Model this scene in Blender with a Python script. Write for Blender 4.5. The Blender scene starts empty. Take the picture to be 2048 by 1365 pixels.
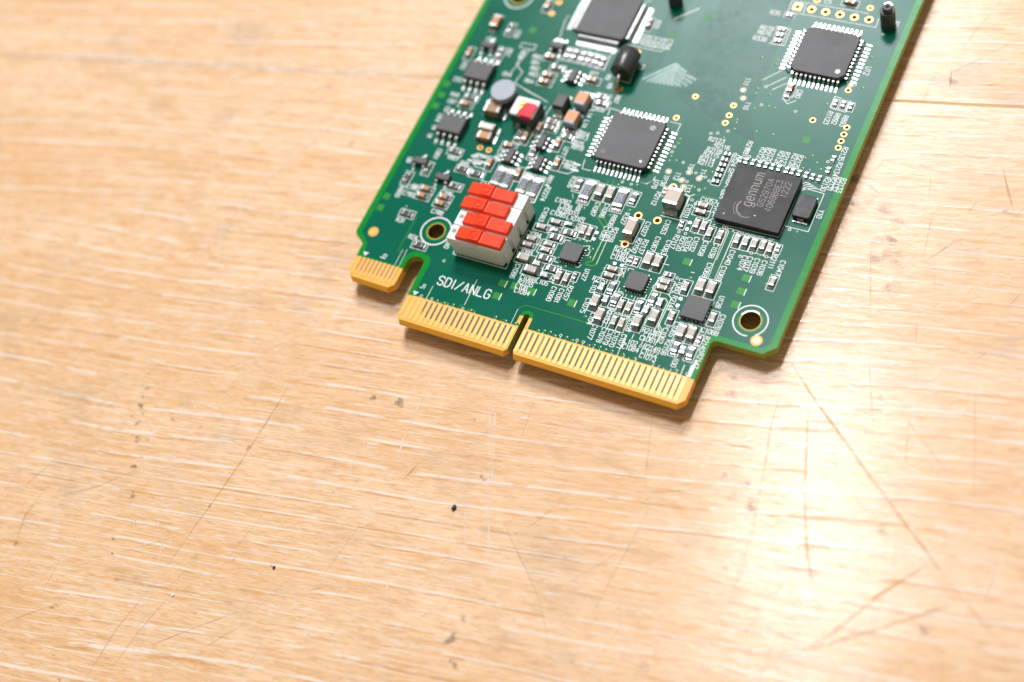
import bpy, bmesh, math, random
from mathutils import Vector, Matrix
from mathutils.geometry import tessellate_polygon
random.seed(7)
scene = bpy.context.scene
C = scene.collection
U = 0.1                                   # 1 Blender unit = 1 cm, all figures below are millimetres

# ------------------------------------------------------------------ camera
cam_d = bpy.data.cameras.new('camera')
cam = bpy.data.objects.new('camera', cam_d)
C.objects.link(cam)
cam.matrix_world = Matrix([[0.875801, -0.264445, 0.403783, 11.732101], [0.415977, 0.837841, -0.353532, -8.795028], [-0.244816, 0.477588, 0.843786, 20.402767], [0.0, 0.0, 0.0, 1.0]])
cam_d.lens = 52.6661
cam_d.sensor_width = 36.0
cam_d.clip_start = 0.5
cam_d.clip_end = 2000
cam_d.dof.use_dof = True
cam_d.dof.focus_distance = 24.15
cam_d.dof.aperture_fstop = 0.085
scene.camera = cam

# ------------------------------------------------------------------ room light
world = bpy.data.worlds.new('World')
scene.world = world
world.use_nodes = True
bg = world.node_tree.nodes['Background']
bg.inputs[0].default_value = (1.0, 0.86, 0.68, 1)
bg.inputs[1].default_value = 0.31
def area(name, direction, dist, sx, sy, power, col, at=(4.0, 2.0, 0)):
    l = bpy.data.lights.new(name, 'AREA')
    l.shape = 'RECTANGLE'; l.size = sx; l.size_y = sy
    l.energy = power; l.color = col
    o = bpy.data.objects.new(name, l); C.objects.link(o)
    d = Vector(direction).normalized()
    o.location = Vector(at) + d * dist
    z = d; x = Vector((1, 0.18, 0)); x = (x - z * x.dot(z)).normalized(); y = z.cross(x)
    o.matrix_world = Matrix(((x.x, y.x, z.x, o.location.x), (x.y, y.y, z.y, o.location.y), (x.z, y.z, z.z, o.location.z), (0, 0, 0, 1)))
    return o
area('ceiling_light', (-0.178, 0.325, 0.93), 160, 6, 34, 126000, (0.95, 0.98, 1.04))
area('ceiling_light', (-0.28, 0.62, 0.73), 180, 48, 34, 226000, (0.95, 0.98, 1.04))
scene.view_settings.view_transform = 'Standard'
scene.view_settings.look = 'None'
scene.view_settings.exposure = 0.0
scene.view_settings.gamma = 1.0

# ------------------------------------------------------------------ materials
def nodes(name):
    m = bpy.data.materials.new(name); m.use_nodes = True
    nt = m.node_tree
    return m, nt, nt.nodes['Principled BSDF']
def N(nt, t, **kw):
    n = nt.nodes.new(t)
    for k, v in kw.items(): setattr(n, k, v)
    return n
def mat(name, col, rough=0.5, metal=0.0, spec=0.5, var=0.12, vs=6.0, bump=0.0, bs=60.0, coat=0.0, rv=0.1, sub=0.0):
    """plain surface with a little noise in colour, gloss and relief"""
    m, nt, b = nodes(name)
    tc = N(nt, 'ShaderNodeTexCoord')
    n1 = N(nt, 'ShaderNodeTexNoise'); n1.inputs['Scale'].default_value = vs; n1.inputs['Detail'].default_value = 4
    nt.links.new(tc.outputs['Object'], n1.inputs['Vector'])
    mx = N(nt, 'ShaderNodeMix', data_type='RGBA')
    mx.inputs['A'].default_value = tuple(c * (1 - var) for c in col) + (1,)
    mx.inputs['B'].default_value = tuple(min(1, c * (1 + var)) for c in col) + (1,)
    nt.links.new(n1.outputs['Fac'], mx.inputs['Factor'])
    nt.links.new(mx.outputs['Result'], b.inputs['Base Color'])
    mr = N(nt, 'ShaderNodeMapRange')
    mr.inputs['To Min'].default_value = max(0.03, rough - rv); mr.inputs['To Max'].default_value = rough + rv
    nt.links.new(n1.outputs['Fac'], mr.inputs['Value']); nt.links.new(mr.outputs['Result'], b.inputs['Roughness'])
    b.inputs['Metallic'].default_value = metal
    b.inputs['Specular IOR Level'].default_value = spec
    b.inputs['Coat Weight'].default_value = coat
    b.inputs['Coat Roughness'].default_value = 0.12
    if bump:
        n2 = N(nt, 'ShaderNodeTexNoise'); n2.inputs['Scale'].default_value = bs; n2.inputs['Detail'].default_value = 3
        nt.links.new(tc.outputs['Object'], n2.inputs['Vector'])
        bp = N(nt, 'ShaderNodeBump'); bp.inputs['Strength'].default_value = bump; bp.inputs['Distance'].default_value = 0.01
        nt.links.new(n2.outputs['Fac'], bp.inputs['Height']); nt.links.new(bp.outputs['Normal'], b.inputs['Normal'])
    return m
M = {}
M['core'] = mat('bare_laminate', (0.92, 0.43, 0.03), 0.42, var=0.08, bump=0.1)
M['edge'] = mat('laminate_edge_green', (0.28, 0.34, 0.02), 0.45, var=0.15, bump=0.15)
M['mask'] = mat('solder_mask_over_laminate', (0.006, 0.25, 0.030), 0.22, var=0.06, bump=0.03, bs=120, spec=0.11)
M['pour'] = mat('solder_mask_over_copper', (0.001, 0.122, 0.071), 0.22, var=0.12, vs=1.2, bump=0.05, bs=90, rv=0.05, spec=0.11)
M['window'] = mat('solder_mask_window', (0.035, 0.27, 0.04), 0.32, var=0.05, spec=0.11)
M['trace'] = mat('masked_trace', (0.001, 0.092, 0.054), 0.25, var=0.05, spec=0.11)
M['trace_green'] = mat('masked_trace_light', (0.03, 0.25, 0.03), 0.3, var=0.05, spec=0.11)
M['trace_sheen'] = mat('masked_trace_painted_sheen', (0.10, 0.24, 0.17), 0.25, var=0.05)  # reflection on the slanted tracks, painted in as a lighter green
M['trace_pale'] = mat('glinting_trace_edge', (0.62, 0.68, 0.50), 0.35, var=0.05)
M['inner'] = mat('inner_plane_strip', (0.13, 0.085, 0.04), 0.45, var=0.08)
M['silk'] = mat('white_silkscreen_ink', (0.86, 0.88, 0.86), 0.6, var=0.04)
M['gold'] = mat('gold_plating', (0.84, 0.42, 0.11), 0.36, metal=0.3, var=0.08, vs=14, bump=0.12, bs=70)
M['via_gold'] = mat('gold_annular_ring', (0.80, 0.43, 0.13), 0.35, metal=0.5, var=0.08)
M['hole'] = mat('drilled_laminate_shaded', (0.10, 0.085, 0.008), 0.7, var=0.2)  # wall colour darkened to paint in the shade inside the mounting holes
M['dark'] = mat('hole_inside', (0.012, 0.008, 0.004), 0.8, var=0.1)
M['tin'] = mat('tinned_metal', (0.62, 0.605, 0.58), 0.30, metal=0.95, var=0.06, vs=25, bump=0.2, bs=45)
M['solder'] = mat('solder', (0.38, 0.37, 0.35), 0.26, metal=0.95, var=0.10, vs=30, bump=0.35, bs=35)
M['black'] = mat('moulded_epoxy', (0.062, 0.059, 0.059), 0.5, var=0.28, vs=3, bump=0.35, bs=140, spec=0.6)
M['bga'] = mat('ball_grid_epoxy', (0.021, 0.017, 0.0155), 0.52, var=0.18, vs=5, bump=0.25, bs=150, spec=0.4)
M['rblack'] = mat('resistor_glaze', (0.022, 0.022, 0.024), 0.35, var=0.1)
M['tan'] = mat('ceramic_tan', (0.45, 0.395, 0.335), 0.42, var=0.08, vs=12, bump=0.1)
M['tan_big'] = mat('ceramic_pinkish_tan', (0.53, 0.405, 0.32), 0.45, var=0.07, vs=8, bump=0.12)
M['orange'] = mat('ceramic_orange_tan', (0.52, 0.24, 0.08), 0.42, var=0.08, vs=12, bump=0.1)
M['band'] = mat('orange_band', (0.78, 0.25, 0.05), 0.4)
M['brown'] = mat('ceramic_brown', (0.30, 0.17, 0.06), 0.42, var=0.08, vs=12, bump=0.1)
M['cream'] = mat('ceramic_cream', (0.74, 0.71, 0.64), 0.4, var=0.06)
M['ferrite'] = mat('ferrite_grey', (0.50, 0.53, 0.58), 0.4, var=0.1, vs=15)
M['white'] = mat('white_plastic', (0.83, 0.83, 0.82), 0.45, var=0.03, vs=4, bump=0.06, bs=60)
M['red'] = mat('red_orange_plastic', (0.90, 0.050, 0.002), 0.32, spec=0.25, var=0.05, vs=4, bump=0.10, bs=60)
M['paint'] = mat('red_lacquer', (0.75, 0.008, 0.03), 0.2, var=0.1)
M['grey'] = mat('grey_lacquer', (0.34, 0.37, 0.43), 0.32, var=0.06)
M['mark'] = mat('laser_marking', (0.36, 0.33, 0.30), 0.6, var=0.12, vs=25)
M['rmark'] = mat('resistor_print', (0.50, 0.55, 0.66), 0.6, var=0.05)
M['diode'] = mat('glossy_epoxy', (0.05, 0.048, 0.048), 0.33, spec=0.7)
M['crystal'] = mat('crystal_can_black', (0.030, 0.022, 0.023), 0.45, var=0.1, spec=0.3, bump=0.1)
M['brass'] = mat('brass', (0.75, 0.42, 0.12), 0.35, metal=0.7)
M['dimple'] = mat('polished_epoxy', (0.022, 0.02, 0.02), 0.22, var=0.1)

# ------------------------------------------------------------------ mesh helpers (millimetres)
class MB:
    def __init__(s): s.v = []; s.f = []; s.m = []; s.mats = []
    def mi(s, m):
        if m not in s.mats: s.mats.append(m)
        return s.mats.index(m)
    def add(s, vs, fs, m):
        k = len(s.v); i = s.mi(m)
        s.v += [tuple(v) for v in vs]
        for f in fs: s.f.append([k + a for a in f]); s.m.append(i)
    def rings(s, rs, m, cap0=True, cap1=True):
        """loft closed loops of equal length"""
        n = len(rs[0]); vs = [p for r in rs for p in r]; fs = []
        for a in range(len(rs) - 1):
            for i in range(n):
                j = (i + 1) % n
                fs.append((a * n + i, a * n + j, (a + 1) * n + j, (a + 1) * n + i))
        if cap0: fs.append(tuple(range(n - 1, -1, -1)))
        if cap1: fs.append(tuple((len(rs) - 1) * n + i for i in range(n)))
        s.add(vs, fs, m)
    def box(s, cx, cy, z0, sx, sy, sz, m, ch=0.0, corner=0.0, taper=0.0):
        def loop(z, d):
            x, y = sx / 2 - d, sy / 2 - d
            if corner:
                c = corner
                pts = [(x, -y + c), (x, y - c), (x - c, y), (-x + c, y), (-x, y - c), (-x, -y + c), (-x + c, -y), (x - c, -y)]
            else: pts = [(x, -y), (x, y), (-x, y), (-x, -y)]
            return [(cx + a, cy + b, z) for a, b in pts]
        if taper:                          # moulded body: widest at mid height
            h = z0 + sz * 0.5
            r = [loop(z0, taper), loop(h, 0), loop(z0 + sz - ch, taper * 0.7)]
            if ch: r.append(loop(z0 + sz, taper * 0.7 + ch))
        elif ch: r = [loop(z0, 0), loop(z0 + sz - ch, 0), loop(z0 + sz, ch)]
        else: r = [loop(z0, 0), loop(z0 + sz, 0)]
        s.rings(r, m)
    def cyl(s, cx, cy, z0, z1, r, m, n=24, r1=None, ch=0.0, cap0=True, cap1=True):
        r1 = r if r1 is None else r1
        L = lambda z, q: [(cx + q * math.cos(2 * math.pi * i / n), cy + q * math.sin(2 * math.pi * i / n), z) for i in range(n)]
        rs = [L(z0, r)]
        if ch: rs += [L(z1 - ch, r1), L(z1 - ch * .3, r1 - ch * .3), L(z1, r1 - ch)]
        else: rs += [L(z1, r1)]
        s.rings(rs, m, cap0, cap1)
    def ring(s, cx, cy, z, r0, r1, m, n=40, a0=0.0, a1=2 * math.pi):
        full = abs(a1 - a0 - 2 * math.pi) < 1e-6; k = n if full else n + 1
        vs = []
        for i in range(k):
            a = a0 + (a1 - a0) * i / n
            vs += [(cx + r0 * math.cos(a), cy + r0 * math.sin(a), z), (cx + r1 * math.cos(a), cy + r1 * math.sin(a), z)]
        fs = []
        for i in range(n):
            j = (i + 1) % k
            fs.append((2 * i, 2 * i + 1, 2 * j + 1, 2 * j))
        s.add(vs, fs, m)
    def disc(s, cx, cy, z, r, m, n=20):
        s.add([(cx + r * math.cos(2 * math.pi * i / n), cy + r * math.sin(2 * math.pi * i / n), z) for i in range(n)], [tuple(range(n))], m)
    def sheet(s, loops, z, m):
        tri = tessellate_polygon([[Vector((x, y, 0)) for x, y in l] for l in loops])
        pts = [p for l in loops for p in l]
        fs = []
        for t in tri:
            a, b, c = (pts[i] for i in t)
            ar = (b[0] - a[0]) * (c[1] - a[1]) - (b[1] - a[1]) * (c[0] - a[0])
            if abs(ar) < 1e-9: continue
            fs.append(t if ar > 0 else t[::-1])
        s.add([(x, y, z) for x, y in pts], fs, m)
    def stroke(s, pts, z, w, m, n=4, th=0.0):
        """flat inked line with round ends"""
        h = w / 2
        for a, b in zip(pts[:-1], pts[1:]):
            d = Vector((b[0] - a[0], b[1] - a[1]))
            if d.length < 1e-6: continue
            an = math.atan2(d.y, d.x); loop = []
            for i in range(n + 1): t = an + math.pi / 2 + math.pi * i / n; loop.append((a[0] + h * math.cos(t), a[1] + h * math.sin(t), z))
            for i in range(n + 1): t = an - math.pi / 2 + math.pi * i / n; loop.append((b[0] + h * math.cos(t), b[1] + h * math.sin(t), z))
            s.add(loop, [tuple(range(len(loop)))], m)
            z += 0.0004
    def lead(s, x, y, dx, dy, w, pts, th, m):
        """flat strip lead: pts = (outward, z) profile from the body, dx,dy outward direction"""
        px, py = -dy * w / 2, dx * w / 2
        rs = []
        for i, (d, z) in enumerate(pts):
            rs.append([(x + dx * d + px, y + dy * d + py, z), (x + dx * d - px, y + dy * d - py, z),
                       (x + dx * d - px, y + dy * d - py, z - th), (x + dx * d + px, y + dy * d + py, z - th)])
        s.rings(rs, m)
    def build(s, name, parent=None, smooth=False, loc=(0, 0, 0), rot=0.0):
        me = bpy.data.meshes.new(name)
        me.from_pydata([(a * U, b * U, c * U) for a, b, c in s.v], [], s.f)
        for m in s.mats: me.materials.append(M[m] if isinstance(m, str) else m)
        me.polygons.foreach_set('material_index', s.m)
        if smooth: me.polygons.foreach_set('use_smooth', [True] * len(s.f))
        me.update()
        return place(name, me, parent, loc, rot)
def place(name, me, parent=None, loc=(0, 0, 0), rot=0.0):
    o = bpy.data.objects.new(name, me); C.objects.link(o)
    o.location = tuple(a * U for a in loc); o.rotation_euler = (0, 0, rot)
    if parent: o.parent = parent
    return o
def tag(o, label=None, cat=None, group=None, kind=None):
    if label: o['label'] = label
    if cat: o['category'] = cat
    if group: o['group'] = group
    if kind: o['kind'] = kind
    return o

# ------------------------------------------------------------------ workbench: two planks with an open seam, grain along local X
TZ = -3.75
GA = math.radians(10.6)
def wood(name, seed, warm):
    m, nt, b = nodes(name)
    L = nt.links.new
    tc = N(nt, 'ShaderNodeTexCoord')
    mp0 = N(nt, 'ShaderNodeMapping'); mp0.inputs['Location'].default_value = (seed, seed * 1.7, 0)
    L(tc.outputs['Object'], mp0.inputs['Vector'])
    def noise(sx, sy, detail=3, rough=0.5, off=0.0, dist=0.0):
        mp = N(nt, 'ShaderNodeMapping'); mp.inputs['Scale'].default_value = (sx, sy, 1); mp.inputs['Location'].default_value = (off, off * .7, off)
        L(mp0.outputs['Vector'], mp.inputs['Vector'])
        n = N(nt, 'ShaderNodeTexNoise'); n.inputs['Scale'].default_value = 1.0; n.inputs['Detail'].default_value = detail
        n.inputs['Roughness'].default_value = rough; n.inputs['Distortion'].default_value = dist
        L(mp.outputs['Vector'], n.inputs['Vector']); return n.outputs['Fac']
    def step(v, a, c, smooth=True):
        r = N(nt, 'ShaderNodeMapRange', interpolation_type='SMOOTHSTEP'); r.inputs['From Min'].default_value = a; r.inputs['From Max'].default_value = c
        L(v, r.inputs['Value']); return r.outputs['Result']
    def math_(op, a, c):
        n = N(nt, 'ShaderNodeMath', operation=op)
        for i, q in enumerate((a, c)):
            if isinstance(q, (int, float)): n.inputs[i].default_value = q
            else: L(q, n.inputs[i])
        return n.outputs[0]
    def mix(f, a, c):
        n = N(nt, 'ShaderNodeMix', data_type='RGBA')
        for k, q in (('Factor', f), ('A', a), ('B', c)):
            if isinstance(q, (int, float)): n.inputs[k].default_value = q
            elif isinstance(q, tuple): n.inputs[k].default_value = q + (1,)
            else: L(q, n.inputs[k])
        return n.outputs['Result']
    broad = noise(0.10, 0.45, 3, 0.55, 3.1, 0.6)
    fibre = noise(1.7, 14.0, 5, 0.66, 1.3, 0.25)
    fine = noise(5.0, 40.0, 3, 0.65, 7.7)
    col = mix(step(broad, 0.32, 0.70), (0.86,0.585,0.36), (0.775,0.465,0.225))
    col = mix(math_('MULTIPLY', step(fibre, 0.46, 0.72), 0.7), col, (0.62,0.315,0.10))
    col = mix(math_('MULTIPLY', step(fine, 0.47, 0.68), 0.62), col, (0.62,0.315,0.10))
    # saw-mark rows: pale torn fibres in near-parallel dashes with a darker lip beside each
    wob = math_('ADD', noise(0.05, 0.22, 2, 0.5, 9.2), math_('MULTIPLY', noise(1.1, 2.5, 3, 0.6, 70.0), 0.022))
    sp = N(nt, 'ShaderNodeSeparateXYZ'); L(mp0.outputs['Vector'], sp.inputs[0])
    yy = math_('ADD', math_('MULTIPLY', sp.outputs['Y'], 2.75), math_('MULTIPLY', wob, 6.0))
    tri = math_('PINGPONG', yy, 0.5)
    yy2 = math_('ADD', yy, 0.13)
    tri2 = math_('PINGPONG', yy2, 0.5)
    dash = noise(0.85, 3.2, 4, 0.62, 5.5)
    dash2 = noise(0.8, 3.6, 4, 0.62, 15.5)
    row = math_('MULTIPLY', step(tri, 0.425, 0.468), step(dash, 0.44, 0.53))
    lip = math_('MULTIPLY', step(tri2, 0.40, 0.49), step(dash2, 0.47, 0.60))
    pore = step(noise(2.3, 21.0, 3, 0.6, 21.0), 0.56, 0.68)
    yy3 = math_('ADD', math_('MULTIPLY', sp.outputs['Y'], 6.3), math_('MULTIPLY', wob, 9.0))
    row2 = math_('MULTIPLY', step(math_('PINGPONG', yy3, 0.5), 0.435, 0.475), step(noise(0.9, 7.0, 3, 0.6, 61.0), 0.43, 0.53))
    row = math_('MAXIMUM', row, math_('MULTIPLY', row2, 0.85))
    white = math_('MAXIMUM', row, math_('MULTIPLY', pore, 0.65))
    col = mix(math_('MULTIPLY', lip, 0.7), col, (0.60,0.265,0.06))
    col = mix(math_('MULTIPLY', white, 0.72), col, (0.87, 0.78, 0.69))
    blot = noise(1.3, 2.6, 5, 0.7, 81.0)
    col = mix(math_('MULTIPLY', step(blot, 0.50, 0.68), 0.24), col, (0.62, 0.33, 0.12))
    col = mix(math_('MULTIPLY', step(noise(0.9, 2.0, 5, 0.7, 91.0), 0.50, 0.72), 0.30), col, (0.80, 0.60, 0.42))
    # ground-in grey dirt
    dirt = math_('MULTIPLY', step(noise(0.55, 0.8, 5, 0.65, 31.0), 0.52, 0.76), 0.30)
    col = mix(dirt, col, (0.26, 0.20, 0.15))
    speck = math_('MULTIPLY', step(noise(6.0, 9.0, 3, 0.6, 44.0), 0.64, 0.76), 0.4)
    col = mix(speck, col, (0.22, 0.17, 0.13))
    L(col, b.inputs['Base Color'])
    ro = math_('ADD', 0.36, math_('MULTIPLY', fibre, 0.20))
    ro = math_('ADD', ro, math_('MULTIPLY', white, 0.25))
    ro = math_('ADD', ro, math_('MULTIPLY', broad, 0.08))
    L(ro, b.inputs['Roughness'])
    b.inputs['Specular IOR Level'].default_value = 0.48
    b.inputs['Coat Weight'].default_value = 0.28; b.inputs['Coat Roughness'].default_value = 0.115
    h = math_('ADD', math_('MULTIPLY', fibre, 0.6), math_('MULTIPLY', fine, 0.35))
    h = math_('ADD', h, math_('MULTIPLY', lip, -0.5))
    h = math_('ADD', h, math_('MULTIPLY', noise(0.5, 2.6, 2, 0.5, 51.0), 1.2))
    bp = N(nt, 'ShaderNodeBump'); bp.inputs['Strength'].default_value = 0.9; bp.inputs['Distance'].default_value = 0.006
    L(h, bp.inputs['Height']); L(bp.outputs['Normal'], b.inputs['Normal']); L(bp.outputs['Normal'], b.inputs['Coat Normal'])
    return m
M['seam'] = mat('glue_line', (0.60, 0.36, 0.16), 0.6)
M['wood1'] = wood('worn_birch', 2.0, 0)
M['wood2'] = wood('worn_birch_far', 37.0, 1)
bench = bpy.data.objects.new('workbench_top', None); C.objects.link(bench)
tag(bench, 'worn pale wooden workbench top made of broad planks', None, None, 'structure')
# seam passes through (20, 52.9) in board millimetres
ca, sa = math.cos(GA), math.sin(GA)
def plank(y0, y1, m):
    b = MB(); r = 0.16
    prof = [(y0, -30), (y0, -r * 1.4), (y0 + r, 0), (y1 - r, 0), (y1, -r * 1.4), (y1, -30)]
    b.rings([[(-900, y, z) for y, z in prof], [(1100, y, z) for y, z in prof]], m)
    return b.build('plank', bench, False, (20.0, 53.1, TZ), GA)
plank(-230, -0.16, 'wood1')
plank(0.12, 190, 'wood2')
plank(-430, -230.7, 'wood2')
plank(190.7, 400, 'wood1')
b = MB(); b.box(100, -.02, -1.2, 2000, .9, 1.17, 'seam'); b.build('seam_filler', bench, False, (20, 53.1, TZ), GA)
b = MB(); b.box(100, -15, -31, 2000, 860, 3, 'dark'); b.build('underside', bench, False, (20, 53.1, TZ), GA)

def scratch_mat(name, col, a):
    m, nt, bs = nodes(name)
    bs.inputs['Base Color'].default_value = col + (1,); bs.inputs['Roughness'].default_value = 0.55
    tr = N(nt, 'ShaderNodeBsdfTransparent'); ms = N(nt, 'ShaderNodeMixShader')
    tc = N(nt, 'ShaderNodeTexCoord'); n = N(nt, 'ShaderNodeTexNoise'); n.inputs['Scale'].default_value = 3.5; n.inputs['Detail'].default_value = 5
    n.inputs['Roughness'].default_value = 0.7
    nt.links.new(tc.outputs['Object'], n.inputs['Vector'])
    r = N(nt, 'ShaderNodeMapRange'); r.inputs['From Min'].default_value = 0.25; r.inputs['From Max'].default_value = 0.60; r.inputs['To Max'].default_value = a
    nt.links.new(n.outputs['Fac'], r.inputs['Value']); nt.links.new(r.outputs['Result'], ms.inputs[0])
    nt.links.new(tr.outputs[0], ms.inputs[1]); nt.links.new(bs.outputs[0], ms.inputs[2])
    nt.links.new(ms.outputs[0], nt.nodes['Material Output'].inputs[0])
    return m
M['sc_w'] = scratch_mat('pale_scratch_and_seam_light', (0.85, 0.72, 0.58), 0.8)
M['sc_o'] = scratch_mat('orange_scratch', (0.70, 0.42, 0.19), 0.5)
M['sc_b'] = scratch_mat('brown_scratch', (0.55, 0.33, 0.16), 0.45)
M['sc_g'] = scratch_mat('grey_scratch', (0.42, 0.31, 0.20), 0.36)
M['st_d'] = scratch_mat('dark_stain', (0.14, 0.11, 0.08), 0.36)
M['st_g'] = scratch_mat('grey_stain', (0.36, 0.30, 0.25), 0.17)
SCR = [('w', 0.25, [(-33.9, -20.1), (-31.2, -26.7), (-27.6, -37.1)]), ('w', 0.3, [(-26.7, -40.1), (-23.8, -48.8)]), ('w', 0.22, [(-23.8, -48.8), (-19.2, -62.3), (-14.3, -74.5)]), ('w', 0.2, [(-34.7, -22.3), (-29.2, -39.5), (-15.5, -74.9)]), ('g', 0.3, [(-15.7, -20.1), (-16.3, -29.5), (-17.0, -36.8), (-17.9, -44.4), (-19.6, -56.3)]), ('b', 0.22, [(-20.2, -60.0), (-22.0, -68.1), (-22.6, -77.4)]), ('b', 0.2, [(-16.1, -59.8), (-18.3, -67.5), (-19.5, -76.4)]), ('b', 0.25, [(-2.7, -57.4), (-9.3, -63.2), (-15.8, -69.1)]), ('w', 0.25, [(0.8, -21.4), (2.0, -29.8), (2.7, -34.5)]), ('w', 0.25, [(7.3, -6.5), (7.7, -11.1), (8.2, -22.1), (9.5, -30.8)]), ('w', 0.2, [(16.9, -7.2), (32.8, -40.9)]), ('w', 0.22, [(17.9, -6.9), (28.3, -30.7)]), ('w', 0.3, [(13.1, -37.0), (18.0, -47.2), (20.0, -51.4)]), ('w', 0.2, [(8.8, -35.5), (10.6, -45.7)]), ('w', 0.16, [(9.4, -39.2), (10.3, -54.2)]), ('w', 0.15, [(19.4, -22.4), (28.2, -39.3)]), ('b', 0.3, [(-34.2, -43.2), (-39.4, -48.3), (-45.8, -52.4)]), ('w', 0.2, [(-5.7, -37.4), (-9.1, -29.4)]), ('b', 0.2, [(9.1, -48.8), (4.8, -51.8)]), ('b', 0.2, [(-42.1, -75.2), (-38.3, -71.6), (-32.2, -66.7)]), ('g', 0.35, [(12.8, -25.6), (11.6, -29.4)]), ('g', 0.3, [(-48.7, -52.9), (-49.4, -57.4), (-48.0, -62.5)]), ('w', 0.25, [(-26.7, -40.1), (-28.7, -40.3)]), ('o', 0.55, [(61.3, 10.2), (66.2, 5.8), (73.5, 0.0), (82.7, -7.3), (92.5, -14.6), (97.7, -18.6)]), ('o', 0.4, [(97.7, -18.6), (103.0, -22.1)]), ('o', 0.5, [(91.8, -14.8), (86.8, -21.9), (82.7, -29.4), (79.5, -33.8)]), ('o', 0.45, [(97.2, -19.2), (87.5, -27.2), (78.8, -34.1)]), ('o', 0.25, [(70.6, -31.6), (78.5, -32.2)]), ('o', 0.3, [(67.2, 3.8), (71.8, -10.7), (75.4, -19.5), (80.3, -28.3)]), ('g', 0.18, [(62.2, 7.7), (63.4, -2.0), (66.7, -18.4), (68.0, -33.0)]), ('o', 0.22, [(85.9, -11.2), (88.0, -19.9)]), ('o', 0.2, [(82.0, 6.4), (84.0, -2.1)]), ('o', 0.2, [(91.4, -7.6), (94.0, -13.6)]), ('g', 0.16, [(49.1, -18.6), (45.2, -5.3)]), ('o', 0.2, [(72.6, -0.7), (74.9, -6.1)]), ('w', 0.5, [(100.6, -12.8), (100.3, -18.5)]), ('g', 0.2, [(65.3, -27.0), (64.4, -29.0)]), ('o', 0.2, [(72.8, 14.8), (78.4, 0.8)]), ('g', 0.15, [(25.8, -7.4), (27.4, -19.7)]), ('g', 0.15, [(29.2, -29.2), (40.7, -39.4), (46.3, -46.9)]), ('o', 0.18, [(89.7, 13.4), (94.8, -4.3)]), ('o', 0.5, [(81.8, 53.0), (84.3, 48.0), (86.3, 44.3)]), ('o', 0.3, [(74.2, 41.3), (75.5, 32.7)]), ('o', 0.35, [(76.0, 32.4), (79.5, 37.7)]), ('o', 0.25, [(71.7, 48.5), (73.2, 42.7)]), ('g', 0.22, [(61.6, 44.4), (66.0, 42.1)]), ('o', 0.3, [(89.8, 27.2), (91.3, 31.2)]), ('o', 0.25, [(79.3, 16.9), (77.7, 23.8)]), ('g', 0.2, [(77.1, 33.2), (79.2, 27.2)]), ('g', 0.2, [(83.3, 27.6), (84.7, 30.9)]), ('g', 0.15, [(59.4, 36.7), (62.6, 28.9)]), ('g', 0.15, [(65.8, 36.3), (71.0, 21.0)]), ('o', 0.3, [(68.4, 69.7), (69.6, 64.8)]), ('w', 0.5, [(-32.4, 36.8), (-36.5, 27.4), (-40.9, 17.5), (-44.6, 4.4)]), ('w', 0.35, [(-44.6, 4.4), (-46.7, -6.0)]), ('w', 0.3, [(-48.7, 13.3), (-43.2, 0.4), (-38.0, -9.7)]), ('w', 0.35, [(-25.7, 38.0), (-27.0, 31.4)]), ('w', 0.3, [(-101.1, 26.6), (-101.9, 20.2)]), ('g', 0.3, [(-29.2, 28.3), (-29.3, 26.7)]), ('w', 1.1, [(-124.5, 26.4), (-117.1, 27.9), (-66.7, 37.1), (-20.4, 45.3)])]  # last entry paints the pale highlight along the plank seam
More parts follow.
